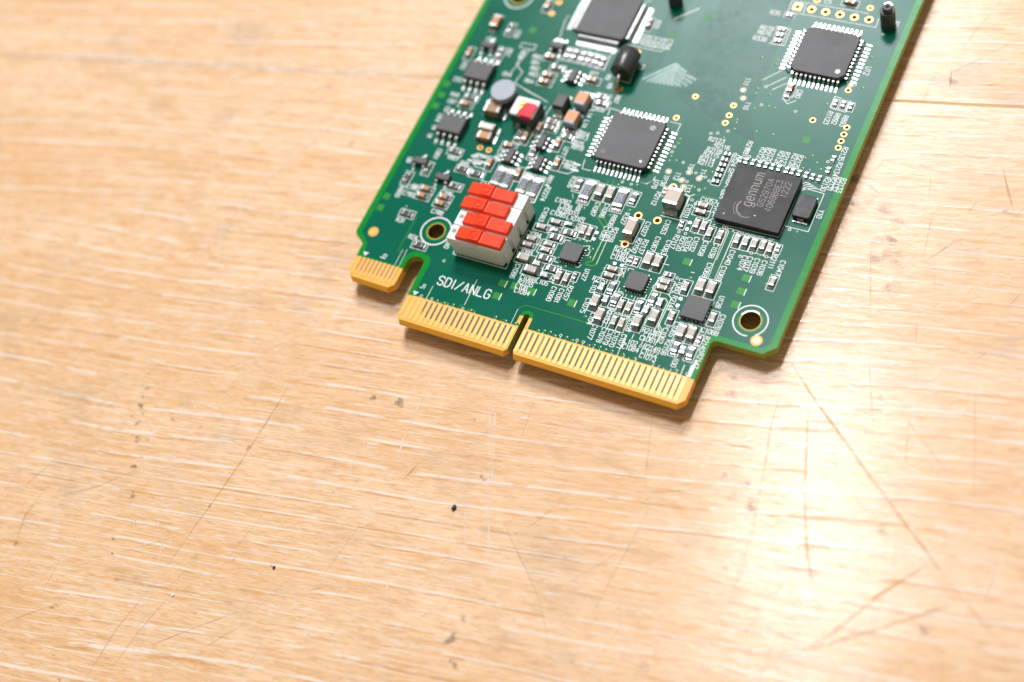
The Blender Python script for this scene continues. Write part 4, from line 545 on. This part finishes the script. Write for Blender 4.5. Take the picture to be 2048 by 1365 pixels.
# outlines round the small parts
COMP = [('c_s', 39.95, 30.18, 'h'), ('c_s', 40.09, 28.88, 'h'), ('c_s', 40.33, 26.51, 'v'), ('c_s', 41.61, 26.44, 'v'), ('c_s', 42.9, 25.57, 'v'), ('c_s', 44.78, 25.54, 'v'), ('c_s', 47.74, 25.5, 'v'), ('c_s', 49.21, 25.53, 'v'), ('c_s', 50.66, 25.55, 'v'), ('c_s', 52.03, 25.61, 'v'), ('c_s', 53.31, 25.51, 'v'), ('r_s', 37.93, 25.9, 'v'), ('r_s', 54.41, 25.83, 'v'), ('pads', 39.03, 25.99, 'v'), ('c_s', 55.78, 19.79, 'v'), ('r_m', 17.93, 28.45, 'v'), ('r_m', 28.24, 28.42, 'v'), ('r12', 19.99, 27.56, 'v'), ('r12', 26.1, 27.6, 'v'), ('c_m', 22.3, 28.06, 'v'), ('c_m', 24.06, 28.09, 'v'), ('c_s', 22.58, 20.18, 'v'), ('c_s', 23.77, 20.11, 'v'), ('pads', 24.82, 19.86, 'v'), ('r_s', 32.73, 31.2, 'v'), ('c12', 30.33, 22.57, 'v'), ('c18', 35.27, 29.43, 'v'), ('c_s', 17.36, 20.33, 'h'), ('c_s', 15.33, 18.77, 'h'), ('c_s', 14.64, 16.15, 'h'), ('c_s', 14.53, 14.97, 'h'), ('r_t', 19.73, 20.71, 'h'), ('r_t', 17.81, 19.03, 'h'), ('r_m', 20.33, 19.08, 'h'), ('r_m', 18.5, 17.58, 'h'), ('c_t', 17.9, 16.13, 'h'), ('c_t', 17.87, 14.85, 'h'), ('c_m', 15.12, 12.33, 'h'), ('r_m', 18.35, 13.36, 'h'), ('fer', 17.68, 12.04, 'h'), ('fer', 19.75, 10.38, 'h'), ('c_m', 17.23, 10.51, 'h'), ('r_m', 20.38, 11.82, 'h'), ('c_s', 22.25, 10.84, 'v'), ('c_s', 23.58, 10.87, 'v'), ('r_s', 24.79, 11.6, 'v'), ('c_s', 30.37, 14.6, 'h'), ('c_s', 30.35, 13.37, 'h'), ('pads', 30.74, 15.87, 'h'), ('r_s', 32.41, 17.17, 'v'), ('r_s', 33.45, 17.19, 'v'), ('c_m', 35.34, 17.97, 'v'), ('c_m', 36.97, 17.95, 'v'), ('fer', 29.95, 11.02, 'v'), ('r_m', 31.52, 11.42, 'v'), ('r_m', 32.97, 9.51, 'v'), ('r_m', 37.11, 9.5, 'v'), ('r_m', 38.77, 11.42, 'v'), ('c_m', 30.08, 8.19, 'v'), ('c_m', 31.78, 6.1, 'v'), ('c_m', 38.12, 6.81, 'v'), ('c_m', 40.26, 8.38, 'v'), ('fer', 31.49, 9.05, 'v'), ('fer', 38.5, 9.23, 'v'), ('fer', 40.18, 11.08, 'v'), ('c_s', 34.32, 8.93, 'v'), ('c_s', 35.73, 8.87, 'v'), ('c_s', 34.45, 5.8, 'v'), ('c_s', 35.8, 5.8, 'v'), ('r_s', 39.51, 16.33, 'h'), ('c_s', 39.55, 14.85, 'h'), ('c_s', 39.48, 13.76, 'h'), ('c_s', 43.08, 14.99, 'v'), ('c_s', 42.96, 9.28, 'v'), ('c_s', 49.25, 10.96, 'v'), ('c_m', 45.35, 15.82, 'v'), ('c_m', 47.09, 15.86, 'v'), ('pads', 42.98, 12.22, 'v'), ('c_m', 45.48, 7.18, 'v'), ('c_m', 47.17, 7.3, 'v'), ('r_s', 48.55, 6.78, 'v'), ('r_m', 45.58, 4.34, 'v'), ('r_m', 48.22, 4.23, 'v'), ('fer', 46.88, 4.21, 'v'), ('c_o', -8.06, 20.2, 'h'), ('c_o', -8.14, 18.75, 'h'), ('c_o', -4.03, 19.59, 'h'), ('c_o', -4.11, 18.2, 'h'), ('r_m', -9.17, 14.67, 'h'), ('r_m', -3.98, 9.5, 'h'), ('r_m', -3.32, 22.16, 'h'), ('r_m', -12.67, 21.4, 'v'), ('r_m', -6.63, 28.91, 'h'), ('c_b', -9.02, 40.43, 'h'), ('c_o', -9.3, 38.85, 'h'), ('pads2', -12.83, 31.76, 'v'), ('r_m', -9.93, 24.29, 'v'), ('c_o', 0.8, 28.26, 'v'), ('c_o', 2.52, 32.58, 'h'), ('c_b', 3.42, 35.0, 'v'), ('c_o', 4.65, 35.0, 'v'), ('c_b', -3.49, 25.89, 'h'), ('c_b', -0.6, 25.56, 'h'), ('c_w', -2.69, 34.85, 'h'), ('c_t2', -2.41, 33.05, 'h'), ('c10', -3.13, 38.52, 'h'), ('r12', 3.55, 25.96, 'v'), ('r12', 5.37, 25.91, 'v'), ('r12', 8.71, 25.66, 'v'), ('r12', 10.7, 25.51, 'v'), ('c_o', 6.72, 27.62, 'v'), ('c_b', 7.97, 39.28, 'h'), ('c_b', 8.05, 38.0, 'h'), ('c_o', 6.25, 37.53, 'v'), ('r_m', 12.11, 38.35, 'h'), ('r_m', 12.0, 37.03, 'h'), ('c_o', 10.84, 35.2, 'v'), ('c_o', 12.45, 31.51, 'v'), ('r_m', 14.46, 46.5, 'h'), ('r_m', 14.88, 45.22, 'h'), ('r_m', 7.36, 32.35, 'v'), ('r_s', 40.03, 40.85, 'h'), ('r_s', 40.0, 39.77, 'h'), ('r_s', 40.05, 38.64, 'h'), ('r_s', 40.04, 37.58, 'h'), ('r_s', 40.15, 36.47, 'h'), ('r_s', 40.09, 35.24, 'h'), ('r_s', 42.48, 40.29, 'v'), ('r_s', 43.53, 40.31, 'v'), ('r_s', 44.73, 40.37, 'v'), ('r_s', 45.93, 40.35, 'v'), ('r_s', 46.96, 40.38, 'v'), ('r_s', 48.09, 40.34, 'v'), ('r_s', 49.25, 40.35, 'v'), ('r_s', 50.52, 40.34, 'v'), ('r_s', 51.54, 40.32, 'v'), ('r_s', 52.66, 40.33, 'v'), ('r_s', 53.87, 40.25, 'v'), ('r_s', 54.99, 40.23, 'v'), ('r_s', 56.12, 40.24, 'v'), ('r_s', 57.01, 44.46, 'v'), ('r_s', 56.95, 42.13, 'v'), ('r_s', 53.51, 55.2, 'v'), ('r_s', 54.88, 55.24, 'v'), ('r_s', 56.18, 55.11, 'v'), ('r_s', 39.68, 71.21, 'h'), ('r_s', 39.5, 67.9, 'h'), ('r_s', 39.59, 66.6, 'h'), ('r_s', 39.66, 65.33, 'h'), ('c_o', 45.38, 56.1, 'v'), ('r_s', 45.33, 54.82, 'v'), ('c_o', 48.89, 76.09, 'h'), ('r_m', 4.43, 53.91, 'v'), ('r_m', 5.74, 53.94, 'v'), ('r_m', 7.34, 53.94, 'v'), ('r_m', 8.68, 53.88, 'v'), ('r_m', 10.03, 53.78, 'v'), ('r_m', 11.3, 53.68, 'v'), ('c_o', 11.28, 49.47, 'h'), ('c_o', 16.14, 63.61, 'v'), ('c_t2', -11.79, 57.14, 'v'), ('c_b', -8.6, 56.57, 'v'), ('r_m', -8.13, 50.94, 'v'), ('c_o', 1.67, 52.3, 'h'), ('c_o', 2.92, 48.46, 'h'), ('c_o', 2.88, 46.94, 'h'), ('c_b', 3.84, 50.46, 'h'), ('c_o', -13.83, 49.56, 'v'), ('c_o', -3.97, 63.28, 'v')]
BOX = {'c_s': (2.9, 1.36), 'c_o': (3.0, 1.5), 'r_m': (3.0, 1.6), 'c_m': (3.5, 1.95), 'r_s': (1.9, 1.1), 'r12': (5.1, 2.15), 'c_b': (3.0, 1.5), 'c_t': (2.9, 1.36)}
for k, u, v, o in COMP:
    if k in BOX and not (k == 'r_s' and 36 < u < 60 and 30 < v < 46):
        L, W = BOX[k]; L /= 2; W /= 2
        if o == 'v': L, W = W, L
        b.stroke([(u - L, v - W), (u + L, v - W), (u + L, v + W), (u - L, v + W), (u - L, v - W)], z, .11, 'silk', 3); z += .00002
tag(b.build('printed_outline', board), 'white outlines and marks printed round the parts', None, None, 'stuff')

# ------------------------------------------------------------------ small two-terminal parts: body > two terminals
#        length width height terminal  body       pad end
SPEC = {'c_s': (1.55, .72, .68, .24, 'tan', 1.22), 'c_m': (2.05, 1.12, .95, .3, 'tan', 1.45), 'c_o': (1.5, .85, .8, .3, 'orange', 1.28), 'c_t': (1.4, .62, .5, .3, 'tan', 1.22),
        'c_b': (1.7, .9, .6, .32, 'rblack', 1.3), 'c_w': (2.9, 1.2, 1.3, .4, 'cream', 2.2), 'c_t2': (2.5, 1.4, 1.2, .4, 'orange', 2.1), 'c10': (3.0, 2.3, 1.9, .5, 'brown', 2.3),
        'r_m': (1.6, .85, .5, .36, 'rblack', 1.28), 'r_s': (1.05, .58, .38, .26, 'rblack', .82), 'r12': (3.3, 1.6, .6, .5, 'rblack', 2.4), 'r_t': (1.1, .6, .4, .3, 'ferrite', .9),
        'fer': (1.25, .85, .65, .3, 'ferrite', .9), 'c12': (3.2, 1.6, 1.6, .5, 'tan_big', 2.1), 'c18': (3.2, 2.5, 2.45, .5, 'tan_big', 2.35)}
NAME = {'c': 'chip_capacitor', 'r': 'chip_resistor', 'f': 'ferrite_bead'}
PROTO = {}
def two_terminal(k, u, v, o, rmark=None):
    L, W, H, T, bm_, pe = SPEC[k]
    rot = 0 if o == 'h' else math.pi / 2
    rot += random.gauss(0, .02); u += random.gauss(0, .03); v += random.gauss(0, .03)
    if k not in PROTO:
        b = MB()
        if bm_ == 'rblack':
            b.box(0, 0, .06, L - .05, W - .04, H - .12, 'cream'); b.box(0, 0, H - .06, L - 2 * T + .06, W - .10, .07, 'rblack', .02)
        else: b.box(0, 0, .06, L - T, W, H - .06, bm_, .05)
        t = MB()
        a, e = L / 2, pe
        pr = [(a - T, .05), (a - T, H + .02), (a - .03, H + .03), (a + .03, H - .06), (a + .06, H * .55), (a + .14, H * .25), ((a + e) / 2 + .1, .12), (e - .05, .07), (e, .0), (a - T, .0)]
        w1 = W / 2 + .005
        n = len(pr)
        t.rings([[(x, -w1 + (.02 if 1 < i < 4 else 0), z) for i, (x, z) in enumerate(pr)], [(x, w1 - (.02 if 1 < i < 4 else 0), z) for i, (x, z) in enumerate(pr)]][::-1], 'solder')
        PROTO[k] = (b, t)
        bo = b.build(NAME[k[0]], board, False, (u, v, 0), rot); to = t.build('terminal', bo, False)
        PROTO[k] = (bo.data, to.data)
    else:
        bo = place(NAME[k[0]], PROTO[k][0], board, (u, v, 0), rot); place('terminal', PROTO[k][1], bo)
    place('terminal', PROTO[k][1], bo, (0, 0, 0), math.pi)
    return bo
pads = None
for k, u, v, o in COMP:
    if k.startswith('pads'):                  # unpopulated footprint
        s_ = 1.25 if k == 'pads2' else .85
        for d in (-1, 1):
            if pads is None:
                b = MB(); b.box(0, 0, .02, .62, .6, .07, 'solder', .03, .12); po = b.build('solder_pad', board); pads = po.data
            else: po = place('solder_pad', pads, board)
            q = d * s_ * .75
            po.location = ((u + (q if o == 'h' else 0)) * U, (v + (q if o == 'v' else 0)) * U, 0)
            if k == 'pads2': po.scale = (1.7, 1.7, 1.2)
        continue
    r = two_terminal(k, u, v, o)
    if k == 'r12':
        b = MB(); lettering(b, '75R0' if u > 25 else ('0150' if u > 18 else 'R010'), 0, 0, 'h', .85, .625, .10, 'rmark'); b.build('printed_marking', r)
    if k == 'r_m' and u > 29 and v < 22:
        b = MB(); lettering(b, '332', 0, 0, 'h', .42, .53, .05, 'rmark'); b.build('printed_marking', r)
    if k == 'c18': tag(r, 'tall pinkish tan capacitor, the largest')

# ------------------------------------------------------------------ leaded packages
def lead_proto(name, w, reach, z, foot, th=.14, pad=.25):
    b = MB()
    b.lead(0, 0, 1, 0, w, [(-.1, z), (reach * .30, z), (reach * .48, z - .12), (reach * .60, .30), (reach * .74, .16), (reach, .15)], th, 'tin')
    b.box(reach * .62 + (foot + pad) / 2, 0, .0, foot + pad, w * 1.12, .055, 'solder', .02)
    return b
LP = {}
def put_lead(parent, key, args, x, y, ang):
    if key not in LP: o = lead_proto('lead', *args).build('lead', parent, False, (x, y, 0), ang); LP[key] = o.data
    else: o = place('lead', LP[key], parent, (x, y, 0), ang)
    return o
def quad(name, u, v, size, h, n, pitch, w, reach, label, foot=.8, dots=(), corner=.5, tap=.14, mat_='black'):
    b = MB(); b.box(0, 0, .12, size, size, h, mat_, .06, corner, tap)
    o = b.build(name, board, False, (u, v, 0)); tag(o, label)
    for side in range(4):
        an = side * math.pi / 2
        for i in range(n):
            t = (i - (n - 1) / 2) * pitch
            x, y = size / 2 - .08, t
            put_lead(o, name + str(pitch), (w, reach, h * .5 + .2, foot), x * math.cos(an) - y * math.sin(an), x * math.sin(an) + y * math.cos(an), an)
    for dx, dy, r, bright in dots:
        d = MB(); d.cyl(0, 0, h + .12 - .004, h + .128, r, 'dimple', 22); d.ring(0, 0, h + .131, r * .9, r * 1.06, 'black', 22)
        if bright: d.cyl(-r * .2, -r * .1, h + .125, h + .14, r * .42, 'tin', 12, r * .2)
        d.build('mould_mark', o, False, (dx, dy, 0))
    return o
quad('quad_flat_chip', 23.35, 38.55, 9.9, 1.3, 11, .8, .30, 1.35, 'square quad flat chip in the middle with three round mould marks', .9, ((3.6, -3.6, .42, True), (-3.5, -3.4, .55, False), (2.9, 3.3, .6, False)))
q = quad('quad_flat_chip', 48.7, 64.05, 9.7, 1.25, 11, .8, .34, 1.9, 'square quad flat chip beside the row of gold header holes', 1.35, ((3.4, -3.4, .5, False),), .9)
quad('quad_flat_chip', 8.75, 63.1, 9.8, 1.25, 16, .5, .21, 1.7, 'square fine pitch quad flat chip at the top edge of the photo', .9)
# leadless chips
def leadless(u, v, size, h, n, pitch, label, dot, side=True):
    b = MB(); b.box(0, 0, .06, size, size, h, 'black', .05, .38 if side else .1)
    o = b.build('leadless_chip', board, False, (u, v, 0)); tag(o, label)
    for s in range(4):
        an = s * math.pi / 2
        for i in range(n):
            t = (i - (n - 1) / 2) * pitch; x, y = size / 2, t
            key = 'qfn%s%s' % (size, n)
            if key not in LP:
                m_ = MB(); m_.box(.12 if side else .03, 0, .0, .5 if side else .2, pitch * .5, .16, 'solder', .05, .06)
                if not side: m_.box(.06, 0, .16, .12, pitch * .45, .3, 'tin', .02)
                LP[key] = m_.build('lead', o, False, (0, 0, 0)).data; ob = bpy.data.objects[-1] if False else o.children[-1]
                ob.location = ((x * math.cos(an) - y * math.sin(an)) * U, (x * math.sin(an) + y * math.cos(an)) * U, 0); ob.rotation_euler = (0, 0, an)
            else: place('lead', LP[key], o, (x * math.cos(an) - y * math.sin(an), x * math.sin(an) + y * math.cos(an), 0), an)
    if dot:
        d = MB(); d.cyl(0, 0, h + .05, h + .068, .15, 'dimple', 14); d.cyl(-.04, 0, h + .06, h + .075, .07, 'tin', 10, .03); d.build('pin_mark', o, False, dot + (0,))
    return o
leadless(22.55, 15.5, 3.45, .85, 6, .5, 'small square leadless chip nearest the red slide switches', (1.05, -1.15))
leadless(35.2, 13.5, 3.35, .85, 6, .5, 'small square leadless chip between the other two leadless chips', (1.15, 1.15))
leadless(46.2, 11.65, 4.0, .85, 5, .72, 'small square leadless chip nearest the right mounting hole', None, False)
# ball grid chip with laser marking
b = MB(); b.box(0, 0, .30, 11, 11, 1.0, 'bga', .04, .05)
bga = b.build('ball_grid_chip', board, False, (48.3, 33.48, 0)); tag(bga, 'large square black chip lettered gennum')
b = MB(); b.box(0, 0, .1, 10.9, 10.9, .2, 'dark'); b.build('substrate', bga)
b = MB(); z = 1.304
lettering(b, 'gennum', -1.35, 1.35, 'u', 1.72, z, .16, 'mark', 1.35, .72)
lettering(b, 'GS2970A', .85, 1.25, 'u', 1.02, z, .085, 'mark', 2.1, .78)
lettering(b, '1069B8E3', 2.35, 1.05, 'u', 1.02, z, .085, 'mark', 2.0, .78)
lettering(b, '1222', 3.8, 2.6, 'u', 1.02, z, .085, 'mark', 2.0, .80)
for k, (r, a0, a1) in enumerate(((1.75, 150, 300), (1.5, 140, 250), (2.0, 165, 232))): b.ring(-.9 - .12 * k, -2.35, z, r, r + .11 - .02 * k, 'mark', 24, math.radians(a0), math.radians(a1))
b.disc(-4.2, -4.35, z, .2, 'mark', 14); b.disc(.75, -3.4, z, .13, 'silk', 10); b.disc(2.5, -2.0, z, .1, 'mark', 8)
b.build('chip_marking', bga)

# gull-wing small outline packages
def soic(u, v, sx, sy, h, n, pitch, w, reach, rot, name, label=None, nb=None, pitchb=None, foot=.5):
    b = MB(); b.box(0, 0, .1, sx, sy, h, 'black', .08, 0, .14)
    o = b.build(name, board, False, (u, v, 0), rot)
    if label: tag(o, label)
    for sgn, cnt, pt in ((-1, n, pitch), (1, n if nb is None else nb, pitch if pitchb is None else pitchb)):
        for i in range(cnt):
            put_lead(o, '%s%s%s' % (name, w, reach), (w, reach, h * .5 + .2, foot, .16), (i - (cnt - 1) / 2) * pt, sgn * (sy / 2 - .06), sgn * math.pi / 2)
    return o
soic(-9.5, 45.5, 4.95, 3.85, 1.45, 4, 1.27, .48, 1.7, 0, 'small_outline_chip', 'eight legged black chip nearer the top edge of the photo', foot=.8)
soic(-9.2, 33.5, 4.95, 3.75, 1.45, 4, 1.27, .48, 1.7, 0, 'small_outline_chip', 'eight legged black chip above the small transistors', foot=.8)
soic(-11.56, 25.06, 2.9, 1.4, .95, 2, 1.9, .42, .95, 0, 'transistor', None, 1)
soic(-5.97, 23.05, 2.9, 1.4, .95, 2, 1.9, .42, .95, 0, 'transistor', None, 1)
soic(-10.77, 51.8, 2.9, 1.4, .95, 2, 1.9, .42, .95, 0, 'transistor', None, 1)
soic(1.97, 54.78, 2.9, 1.5, .95, 2, 1.9, .42, .95, 0, 'transistor', None, 3, .95)
soic(3.88, 30.36, 2.9, 1.5, 1.0, 3, .95, .42, 1.05, 1.5708, 'small_outline_chip', None)
soic(8.18, 34.55, 2.9, 1.5, 1.0, 3, .95, .42, 1.05, 1.5708, 'small_outline_chip', None)
soic(9.51, 30.3, 2.9, 1.5, 1.0, 3, .95, .42, 1.05, 1.5708, 'small_outline_chip', None)
soic(7.68, 49.17, 2.9, 1.5, 1.0, 3, .95, .42, 1.05, 1.5708, 'small_outline_chip', None)

# ------------------------------------------------------------------ single parts
# drum inductor
b = MB(); b.cyl(0, 0, .1, 2.1, 2.05, 'black', 28); b.cyl(0, 0, .1, .5, 2.3, 'black', 28)
ind = b.build('inductor', board, True, (-2.3, 41.75, 0)); tag(ind, 'round inductor with a flat grey top')
b = MB(); b.cyl(0, 0, 2.1, 3.0, 2.4, 'grey', 32, 2.3, .12); b.build('inductor_top', ind, False)
for d in (-1, 1):
    b = MB(); b.box(d * 2.5, 0, 0, 1.0, 1.6, .3, 'solder', .08); b.build('terminal', ind, False)
# sealed trimmer
b = MB(); b.box(0, 0, .35, 4.6, 3.9, 2.3, 'black', .05)
tr = b.build('trimmer', board, False, (3.3, 39.2, 0), -.03); tag(tr, 'square trimmer with a white top half covered in red lacquer')
b = MB(); b.box(0, 0, 2.65, 4.6, 3.9, .45, 'white', .12, .25); b.build('cover', tr)
b = MB(); b.cyl(-.2, .25, 3.1, 3.16, 1.15, 'brass', 24); b.box(-.2, .25, 3.12, 1.9, .3, .07, 'dark'); b.build('adjuster', tr)
b = MB()
pp = [(-.2, .95), (.8, 1.05), (1.9, .95), (2.25, .6), (2.22, -1.2), (2.15, -1.93), (.3, -1.95), (-.75, -1.9), (-.6, -.6), (-.35, -.2)]
b.rings([[(x, y, 3.09) for x, y in pp[::-1]], [(x * .96, y * .96, 3.22) for x, y in pp[::-1]]], 'paint')
b.box(1.0, -1.96, 2.2, 1.9, .08, .9, 'paint', .02); b.build('lacquer_seal', tr)
for d in (-1.15, 1.15):
    b = MB(); b.lead(d, -1.9, 0, -1, .8, [(-.2, .5), (.15, .5), (.3, .2), (.7, .18)], .14, 'tin'); b.box(d, -2.5, 0, 1.0, .7, .06, 'solder', .02); b.build('lead', tr)
# moulded diode
b = MB(); b.box(0, 0, .2, 2.2, 2.8, 1.85, 'black', .08, 0, .12)
dd = b.build('diode', board, False, (8.35, 42.85, 0)); tag(dd, 'small square black moulded diode')
for d in (-1, 1):
    b = MB(); b.lead(0, d * 1.4, 0, d, 1.4, [(-.15, 1.1), (.12, 1.1), (.2, .9), (.22, .2), (.5, .12)], .12, 'tin'); b.box(0, d * 1.95, 0, 1.6, .9, .07, 'solder', .02); b.build('lead', dd)
# banded capacitors with grey ends
for x, y in ((11.75, 44.5), (11.6, 40.3)):
    b = MB(); b.box(0, 0, .1, 2.15, 2.0, 1.78, 'band', .08)
    o = b.build('banded_capacitor', board, False, (x, y, 0), -.05); tag(o, 'grey ended capacitor with an orange band')
    for d, ln in ((1, 1.0), (-1, 1.25)):
        b = MB(); b.box(0, d * (.32 + ln / 2), .05, 2.2, ln, 1.8, 'grey', .18, .12); b.box(0, d * 1.9, 0, 2.3, 1.0, .12, 'solder', .04); b.build('terminal', o)
# axial diode lying along the board
b = MB(); n = 36
def hoop(y, r): return [(r * math.cos(2 * math.pi * i / n), y, r * math.sin(2 * math.pi * i / n)) for i in range(n)]
b.rings([hoop(2.45, 1.75), hoop(2.3, 1.95), hoop(-2.25, 1.95), hoop(-2.45, 1.8), hoop(-2.3, .9), hoop(-2.15, .5)][::-1], 'diode')
ax = b.build('axial_diode', board, False, (16.4, 53.3, 2.0)); tag(ax, 'fat black cylindrical diode lying on its side')
for p in ax.data.polygons:
    if len(p.vertices) == 4: p.use_smooth = True
for d in (-1, 1):
    b = MB(); m = 10; pts = [(2.1, 0), (3.1, 0), (3.8, -.15), (4.2, -.7), (4.3, -1.9)]
    if d > 0: pts = [(a * .72 + (.6 if i == 0 else .5), c) for i, (a, c) in enumerate(pts)]
    rs = []
    for i, (y, zz) in enumerate(pts):
        t = Vector((pts[min(i + 1, 4)][0] - pts[max(i - 1, 0)][0], pts[min(i + 1, 4)][1] - pts[max(i - 1, 0)][1])).normalized()
        rs.append([(.36 * math.cos(2 * math.pi * j / m), d * (y - t.y * .36 * math.sin(2 * math.pi * j / m)), zz + t.x * .36 * math.sin(2 * math.pi * j / m)) for j in range(m)])
    b.rings(rs if d < 0 else rs[::-1], 'tin'); b.cyl(0, d * pts[-1][0], -1.94, -1.84, .85, 'via_gold', 20); b.cyl(0, d * pts[-1][0], -1.84, -1.55, .65, 'solder', 16, .35); b.build('lead', ax, True)
# crystal
b = MB(); b.box(0, 0, .25, 2.95, 4.25, .95, 'crystal', .07, .28)
cr = b.build('crystal', board, False, (56.0, 34.0, 0)); tag(cr, 'small black can crystal beside the gennum chip')
for d in (-1, 1):
    b = MB(); b.box(0, d * 2.15, .08, 1.0, .14, .6, 'tin', .02); b.box(0, d * 2.35, .0, 2.5, .55, .12, 'solder', .03); b.build('terminal', cr)
# black posts
for x, y, lab in ((56.5, 73.2, 'upright black post beside the row of gold header holes'), (18.8, 69.7, 'upright black post cut off by the top edge of the photo')):
    b = MB(); b.cyl(0, 0, 0, 3.5, 1.28, 'black', 28, 1.25, .1); po = b.build('test_post', board, False, (x, y, 0)); tag(po, lab)
    b = MB(); b.cyl(0, 0, 3.5, 4.5, .82, 'black', 24, .8, .08); b.cyl(0, 0, 4.5, 4.52, .35, 'dark', 14); b.build('post_cap', po)
    b = MB(); b.ring(0, .15, 4.525, .55, .78, 'tin', 24, math.radians(20), math.radians(160)); b.build('post_contact', po)

# slide switches: housing > lever
UN = [(11.35, 4.25), (14.3, 4.2), (17.15, 2.45), (20.05, 2.45)]
sw_lab = ['slide switch nearest the gold fingers, lever pushed right', 'second slide switch from the gold fingers, lever pushed right', 'third slide switch from the gold fingers, lever pushed left', 'slide switch farthest from the gold fingers, lever pushed left']
for (yc, x0), lab in zip(UN, sw_lab):
    sw = bpy.data.objects.new('slide_switch', None); C.objects.link(sw); sw.parent = board; sw.location = (0, yc * U, 0); tag(sw, lab)
    b = MB(); w = 1.36
    prof = [(3.1, .05), (12.0, .05), (12.45, .5), (12.55, 2.6), (12.9, 3.4), (12.9, 4.75), (2.6, 4.75), (2.55, 3.6)]
    pv = [(x, -w, z_) for x, z_ in prof]; pb = [(x, w, z_) for x, z_ in prof]
    # chamfered front/back by a small inset ring
    ins = lambda P, y: [(7.6 + (x - 7.6) * .985, y, 2.4 + (z_ - 2.4) * .97) for x, yy, z_ in P]
    b.rings([ins(pv, -w - .05), pv, pb, ins(pb, w + .05)][::-1], 'white')
    b.box(12.72, .15, .3, .55, 1.9, 3.0, 'white', .1)
    h_ = b.build('housing', sw)
    b = MB(); b.box(7.4, -w - .055, 3.15, 1.9, .03, .12, 'mark'); b.cyl(3.35, .25, 4.74, 4.765, .42, 'mark', 18); b.build('housing_mark', h_)
    b = MB(); ll = 8.55; d = 1.02
    # side profile of the lever: flat tail, raised ribbed thumb pad, lower right tail
    lp = [(0, 4.76), (ll, 4.76), (ll + .05, 5.35), (ll - .1, 5.52), (4.75, 5.47), (4.6, 5.5), (4.4, 5.86), (4.2, 5.92), (2.6, 5.86), (2.2, 5.52), (.15, 5.42), (0, 5.3)]
    a_ = [(x0 + x, -d, z_) for x, z_ in lp]; c_ = [(x0 + x, d, z_) for x, z_ in lp]
    sh = lambda P, y: [(x, y, z_ if z_ < 4.8 else z_ - .09) for x, yy, z_ in P]
    b.rings([sh(a_, -d - .09), a_, c_, sh(c_, d + .09)][::-1], 'red')
    lv = b.build('lever', sw)
    b = MB(); cx = x0 + 3.2
    nn = 22; R = lambda r, z_: [(cx + r * math.cos(2 * math.pi * i / nn), r * math.sin(2 * math.pi * i / nn), z_ + .044 * r * math.cos(2 * math.pi * i / nn)) for i in range(nn)]
    b.rings([R(.74, 5.83), R(.70, 5.98), R(.52, 5.98), R(.42, 5.87)], 'red', False, True); b.build('thumb_ring', lv)
